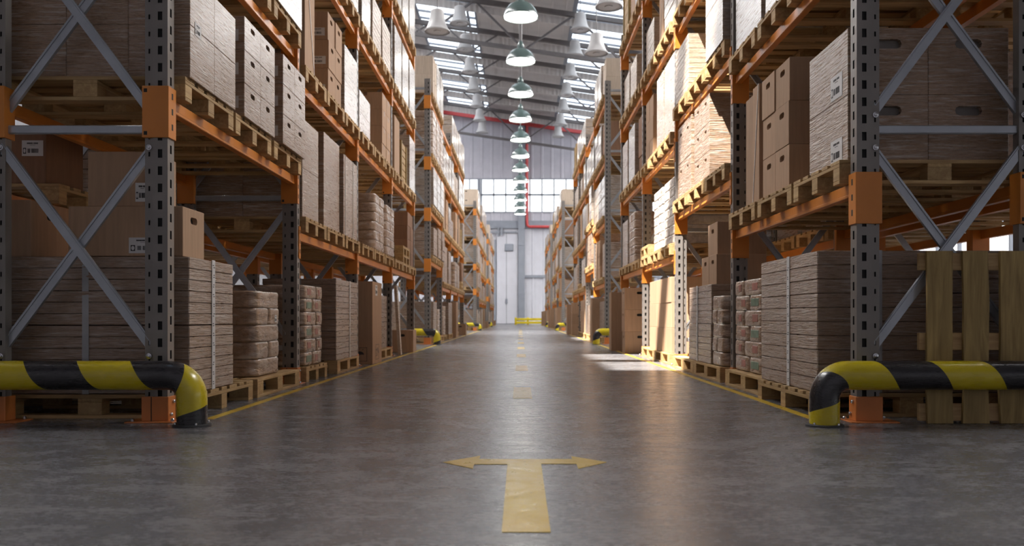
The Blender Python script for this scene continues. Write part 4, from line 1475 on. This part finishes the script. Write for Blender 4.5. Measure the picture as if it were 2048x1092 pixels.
# ------------------------------------------------------------------ lamps
def lamp_meshes():
    b = MB()
    b.lathe([(.490, 0), (.500, .0), (.500, .02), (.480, .10), (.43, .22), (.34, .34), (.22, .42), (.13, .46), (.12, .47), (.10, .465), (.2, .40), (.32, .32), (.41, .20), (.465, .08)], 36, 0, False)
    sh = b.mesh('lamp_shade', ['enamel'], 40)
    b = MB(); b.lathe([(.10, .44), (.115, .47), (.115, .56), (.085, .64), (.06, .70), (.03, .72)], 20); so = b.mesh('lamp_socket', ['enamel'], 40)
    b = MB(); b.lathe([(.474, .035), (.47, .045)], 36); di = b.mesh('diffuser', ['lampglow'])
    return sh, so, di
SH, SO, DI = lamp_meshes()
for k in range(12):
    y = 24.0 + 4.17 * k
    t = empty('pendant_lamp', (0.02, y, 9.24)); tag(t, f"green enamel dome pendant, {ORD[k]} in the hanging row over the aisle", 'pendant lamp', 'dome pendants over the aisle')
    ob('lamp_shade', SH, t); ob('lamp_socket', SO, t); ob('diffuser', DI, t)
    b = MB(); L = roofz(0) - 9.24; b.lathe([(.055 if k < 3 else .025, .66), (.055 if k < 3 else .025, L)], 10); ob('suspension_rod', cached(('rod', k < 3), lambda: b.mesh('suspension_rod', ['truss'])), t)
def bell_meshes():
    b = MB(); b.lathe([(.52, 0), (.53, .0), (.53, .05), (.46, .12), (.36, .35), (.30, .62), (.28, .86), (.20, .92), (.0, .94)], 32, 0, False)
    s1 = b.mesh('bell_reflector', ['bell'], 40)
    b = MB(); b.lathe([(.50, .03), (.50, .06)], 32); b.lathe([(.16, .0), (.16, .03)], 16)
    for i in range(28):
        a = 2 * PI * i / 28; b.box(.45 * math.cos(a) - .02, .45 * math.cos(a) + .02, .45 * math.sin(a) - .02, .45 * math.sin(a) + .02, .01, .035)
    return s1, b.mesh('lens', ['bell'])
BE, LE = bell_meshes()
def bell(x, y, z, s, label):
    t = empty('bell_lamp', (x, y, z)); t.scale = (s, s, s); tag(t, label, 'bell lamp', 'grey bell lamps')
    ob('bell_reflector', BE, t); ob('lens', LE, t)
    L = (roofz(x) - z) / s
    b = MB(); b.lathe([(.02, .93), (.02, L)], 8); ob('suspension_rod', b.mesh('suspension_rod', ['truss']), t)
bell(-2.5, 25.2, 9.24, .72, 'big grey bell lamp unlit, hanging over the shaded racks before the first truss')
bell(2.47, 23.2, 9.24, .72, 'big grey bell lamp unlit, hanging over the sunlit racks, highest in view')
bell(2.5, 27.3, 9.24, .72, 'big grey bell lamp unlit, hanging over the sunlit racks, second one along')
for sd in (-1, 1):
    for i, y in enumerate((44.2, 48.6, 53, 57.3, 61.6, 66, 70.3)):
        bell(sd * 3.2, y, 16.0 - .145 * sd * 1.2, 1.0, f"small-looking grey bell lamp under the roof, {ORD[i]} of its row above the {SIDE[sd]}")

# goods that stand wholly behind others are left out
HIDDEN = set('''glossy film-wrapped load, near spot, fourth shelf, third bay, first rack, shaded side
film-wrapped layered boards, far spot, floor, third bay, second rack, shaded side
film-wrapped layered boards, far spot, floor, third bay, third rack, shaded side
labelled kraft carton, bottom tier, near column, second shelf, second bay, fourth rack, shaded side
labelled kraft carton, middle tier, near column, second shelf, second bay, fourth rack, shaded side
labelled kraft carton, top tier, near column, second shelf, second bay, fourth rack, shaded side
film-wrapped layered boards, far spot, floor, third bay, fourth rack, shaded side
pale layered boards, middle spot, third shelf, third bay, fourth rack, shaded side
film-wrapped layered boards, far spot, floor, fourth bay, fourth rack, shaded side
glossy film-wrapped load, near spot, fourth shelf, third bay, first rack, sunlit side
dark brown carton, bottom tier, far column, third shelf, first bay, third rack, sunlit side
dark brown carton, top tier, far column, third shelf, first bay, third rack, sunlit side
darkish film-wrapped sacks, near spot, floor, second bay, third rack, sunlit side
dark brown carton, bottom tier, single column, second shelf, fourth bay, third rack, sunlit side
dark brown carton, middle tier, single column, second shelf, fourth bay, third rack, sunlit side
dark brown carton, top tier, single column, second shelf, fourth bay, third rack, sunlit side
tall kraft carton, fourth shelf, fourth bay, third rack, sunlit side
film-wrapped layered boards, near spot, floor, first bay, fourth rack, sunlit side
tall flat carton behind the strapped one, first shelf, first bay, fourth rack, sunlit side
dark brown carton, bottom tier, far column, third shelf, first bay, fourth rack, sunlit side
dark brown carton, top tier, far column, third shelf, first bay, fourth rack, sunlit side
darkish film-wrapped sacks, near spot, floor, second bay, fourth rack, sunlit side
film-wrapped layered boards, middle spot, floor, second bay, fourth rack, sunlit side
glossy film-wrapped load, near spot, second shelf, third bay, fourth rack, sunlit side
tall carton with thin strap, third shelf, third bay, fourth rack, sunlit side
glossy film-wrapped load, near spot, third shelf, third bay, fourth rack, sunlit side
dark brown carton, bottom tier, single column, second shelf, fourth bay, fourth rack, sunlit side
dark brown carton, middle tier, single column, second shelf, fourth bay, fourth rack, sunlit side
dark brown carton, top tier, single column, second shelf, fourth bay, fourth rack, sunlit side
tall kraft carton, fourth shelf, fourth bay, fourth rack, sunlit side
wooden pallet, far spot, floor, first bay, inner rack, shaded side
film-wrapped layered boards, far spot, floor, first bay, inner rack, shaded side
wooden pallet, near spot, floor, second bay, inner rack, shaded side
glossy film-wrapped load, near spot, floor, second bay, inner rack, shaded side
wooden pallet, far spot, floor, second bay, inner rack, shaded side
glossy film-wrapped load, far spot, floor, second bay, inner rack, shaded side
glossy film-wrapped load, middle spot, first shelf, second bay, inner rack, shaded side
film-wrapped brown cartons, far spot, first shelf, second bay, inner rack, shaded side
wooden pallet, near spot, second shelf, second bay, inner rack, shaded side
glossy film-wrapped load, near spot, second shelf, second bay, inner rack, shaded side
wooden pallet, middle spot, second shelf, second bay, inner rack, shaded side
glossy film-wrapped load, middle spot, second shelf, second bay, inner rack, shaded side
wooden pallet, far spot, second shelf, second bay, inner rack, shaded side
glossy film-wrapped load, far spot, second shelf, second bay, inner rack, shaded side
wooden pallet, near spot, floor, third bay, inner rack, shaded side
film-wrapped brown cartons, near spot, floor, third bay, inner rack, shaded side
wooden pallet, far spot, floor, third bay, inner rack, shaded side
glossy film-wrapped load, far spot, floor, third bay, inner rack, shaded side
glossy film-wrapped load, near spot, first shelf, third bay, inner rack, shaded side
glossy film-wrapped load, middle spot, first shelf, third bay, inner rack, shaded side
film-wrapped brown cartons, far spot, first shelf, third bay, inner rack, shaded side
wooden pallet, near spot, second shelf, third bay, inner rack, shaded side
glossy film-wrapped load, near spot, second shelf, third bay, inner rack, shaded side
wooden pallet, middle spot, second shelf, third bay, inner rack, shaded side
film-wrapped brown cartons, middle spot, second shelf, third bay, inner rack, shaded side
wooden pallet, far spot, second shelf, third bay, inner rack, shaded side
glossy film-wrapped load, far spot, second shelf, third bay, inner rack, shaded side
wooden pallet, near spot, floor, fourth bay, inner rack, shaded side
film-wrapped layered boards, near spot, floor, fourth bay, inner rack, shaded side
wooden pallet, far spot, floor, fourth bay, inner rack, shaded side
glossy film-wrapped load, far spot, floor, fourth bay, inner rack, shaded side
film-wrapped brown sacks, near spot, first shelf, fourth bay, inner rack, shaded side
film-wrapped brown cartons, middle spot, first shelf, fourth bay, inner rack, shaded side
film-wrapped brown cartons, far spot, first shelf, fourth bay, inner rack, shaded side
wooden pallet, near spot, second shelf, fourth bay, inner rack, shaded side
film-wrapped brown cartons, near spot, second shelf, fourth bay, inner rack, shaded side
wooden pallet, middle spot, second shelf, fourth bay, inner rack, shaded side
film-wrapped brown sacks, middle spot, second shelf, fourth bay, inner rack, shaded side
wooden pallet, far spot, second shelf, fourth bay, inner rack, shaded side
glossy film-wrapped load, far spot, second shelf, fourth bay, inner rack, shaded side
glossy film-wrapped load, middle spot, floor, first bay, inner rack, sunlit side
glossy film-wrapped load, far spot, first shelf, first bay, inner rack, sunlit side
film-wrapped brown cartons, middle spot, second shelf, first bay, inner rack, sunlit side
wooden pallet, near spot, floor, second bay, inner rack, sunlit side
film-wrapped layered boards, near spot, floor, second bay, inner rack, sunlit side
glossy film-wrapped load, near spot, first shelf, second bay, inner rack, sunlit side
wooden pallet, near spot, second shelf, second bay, inner rack, sunlit side
film-wrapped layered boards, near spot, second shelf, second bay, inner rack, sunlit side
wooden pallet, middle spot, second shelf, second bay, inner rack, sunlit side
glossy film-wrapped load, middle spot, second shelf, second bay, inner rack, sunlit side
wooden pallet, far spot, second shelf, second bay, inner rack, sunlit side
film-wrapped layered boards, far spot, second shelf, second bay, inner rack, sunlit side
wooden pallet, middle spot, floor, third bay, inner rack, sunlit side
glossy film-wrapped load, middle spot, floor, third bay, inner rack, sunlit side
wooden pallet, far spot, floor, third bay, inner rack, sunlit side
film-wrapped brown cartons, far spot, floor, third bay, inner rack, sunlit side
film-wrapped brown cartons, middle spot, first shelf, third bay, inner rack, sunlit side
glossy film-wrapped load, far spot, first shelf, third bay, inner rack, sunlit side
wooden pallet, near spot, second shelf, third bay, inner rack, sunlit side
film-wrapped layered boards, near spot, second shelf, third bay, inner rack, sunlit side
wooden pallet, middle spot, second shelf, third bay, inner rack, sunlit side
film-wrapped brown cartons, middle spot, second shelf, third bay, inner rack, sunlit side
wooden pallet, far spot, second shelf, third bay, inner rack, sunlit side
glossy film-wrapped load, far spot, second shelf, third bay, inner rack, sunlit side
wooden pallet, near spot, floor, fourth bay, inner rack, sunlit side
film-wrapped brown cartons, near spot, floor, fourth bay, inner rack, sunlit side
wooden pallet, middle spot, floor, fourth bay, inner rack, sunlit side
film-wrapped brown cartons, middle spot, floor, fourth bay, inner rack, sunlit side
wooden pallet, far spot, floor, fourth bay, inner rack, sunlit side
film-wrapped brown cartons, far spot, floor, fourth bay, inner rack, sunlit side
wooden pallet, near spot, first shelf, fourth bay, inner rack, sunlit side
film-wrapped layered boards, near spot, first shelf, fourth bay, inner rack, sunlit side
wooden pallet, middle spot, first shelf, fourth bay, inner rack, sunlit side
film-wrapped brown cartons, middle spot, first shelf, fourth bay, inner rack, sunlit side
glossy film-wrapped load, far spot, first shelf, fourth bay, inner rack, sunlit side
wooden pallet, near spot, second shelf, fourth bay, inner rack, sunlit side
glossy film-wrapped load, near spot, second shelf, fourth bay, inner rack, sunlit side
wooden pallet, middle spot, second shelf, fourth bay, inner rack, sunlit side
film-wrapped brown sacks, middle spot, second shelf, fourth bay, inner rack, sunlit side
wooden pallet, far spot, second shelf, fourth bay, inner rack, sunlit side
film-wrapped brown sacks, far spot, second shelf, fourth bay, inner rack, sunlit side'''.split('\n'))
for o in [o for o in list(COL.objects) if o.parent is None and o.get('label') in HIDDEN]:
    for c in list(o.children_recursive): bpy.data.objects.remove(c)
    bpy.data.objects.remove(o)

# ------------------------------------------------------------------ light, world, camera
w = bpy.data.worlds.new('World'); SC.world = w; w.use_nodes = True
bg = w.node_tree.nodes['Background']; bg.inputs[0].default_value = (.62, .78, 1.0, 1); bg.inputs[1].default_value = 1.5
sun = bpy.data.lights.new('Sun', 'SUN'); sun.energy = 27; sun.angle = math.radians(.6); sun.color = (1, .92, .82)
so_ = bpy.data.objects.new('Sun', sun); COL.objects.link(so_)
d = Vector((.38, .35, -.856)).normalized()
so_.rotation_euler = d.to_track_quat('-Z', 'Y').to_euler()
so_.location = (-8, -4, 30)

cam = bpy.data.cameras.new('Camera'); co = bpy.data.objects.new('Camera', cam); COL.objects.link(co)
co.location = (0, 0, CAM_H); co.rotation_euler = (PI / 2, 0, 0)
cam.sensor_width = 36; cam.sensor_fit = 'HORIZONTAL'; cam.lens = F_PX * 36 / 2048
cam.shift_x = -(VPX - 1024) / 2048; cam.shift_y = (VPY - 546) / 2048
cam.clip_end = 300
cam.dof.use_dof = True; cam.dof.focus_distance = 5.4; cam.dof.aperture_fstop = 3.0
SC.camera = co

SC.view_settings.view_transform = 'Standard'
SC.view_settings.look = 'None'
SC.view_settings.exposure = 0.14
SC.view_settings.gamma = 1
SC.view_settings.use_curve_mapping = False
SC.cycles.max_bounces = 6
SC.cycles.diffuse_bounces = 4
SC.cycles.glossy_bounces = 3
SC.cycles.transparent_max_bounces = 4
SC.cycles.sample_clamp_indirect = 6
SC.cycles.use_denoising = True
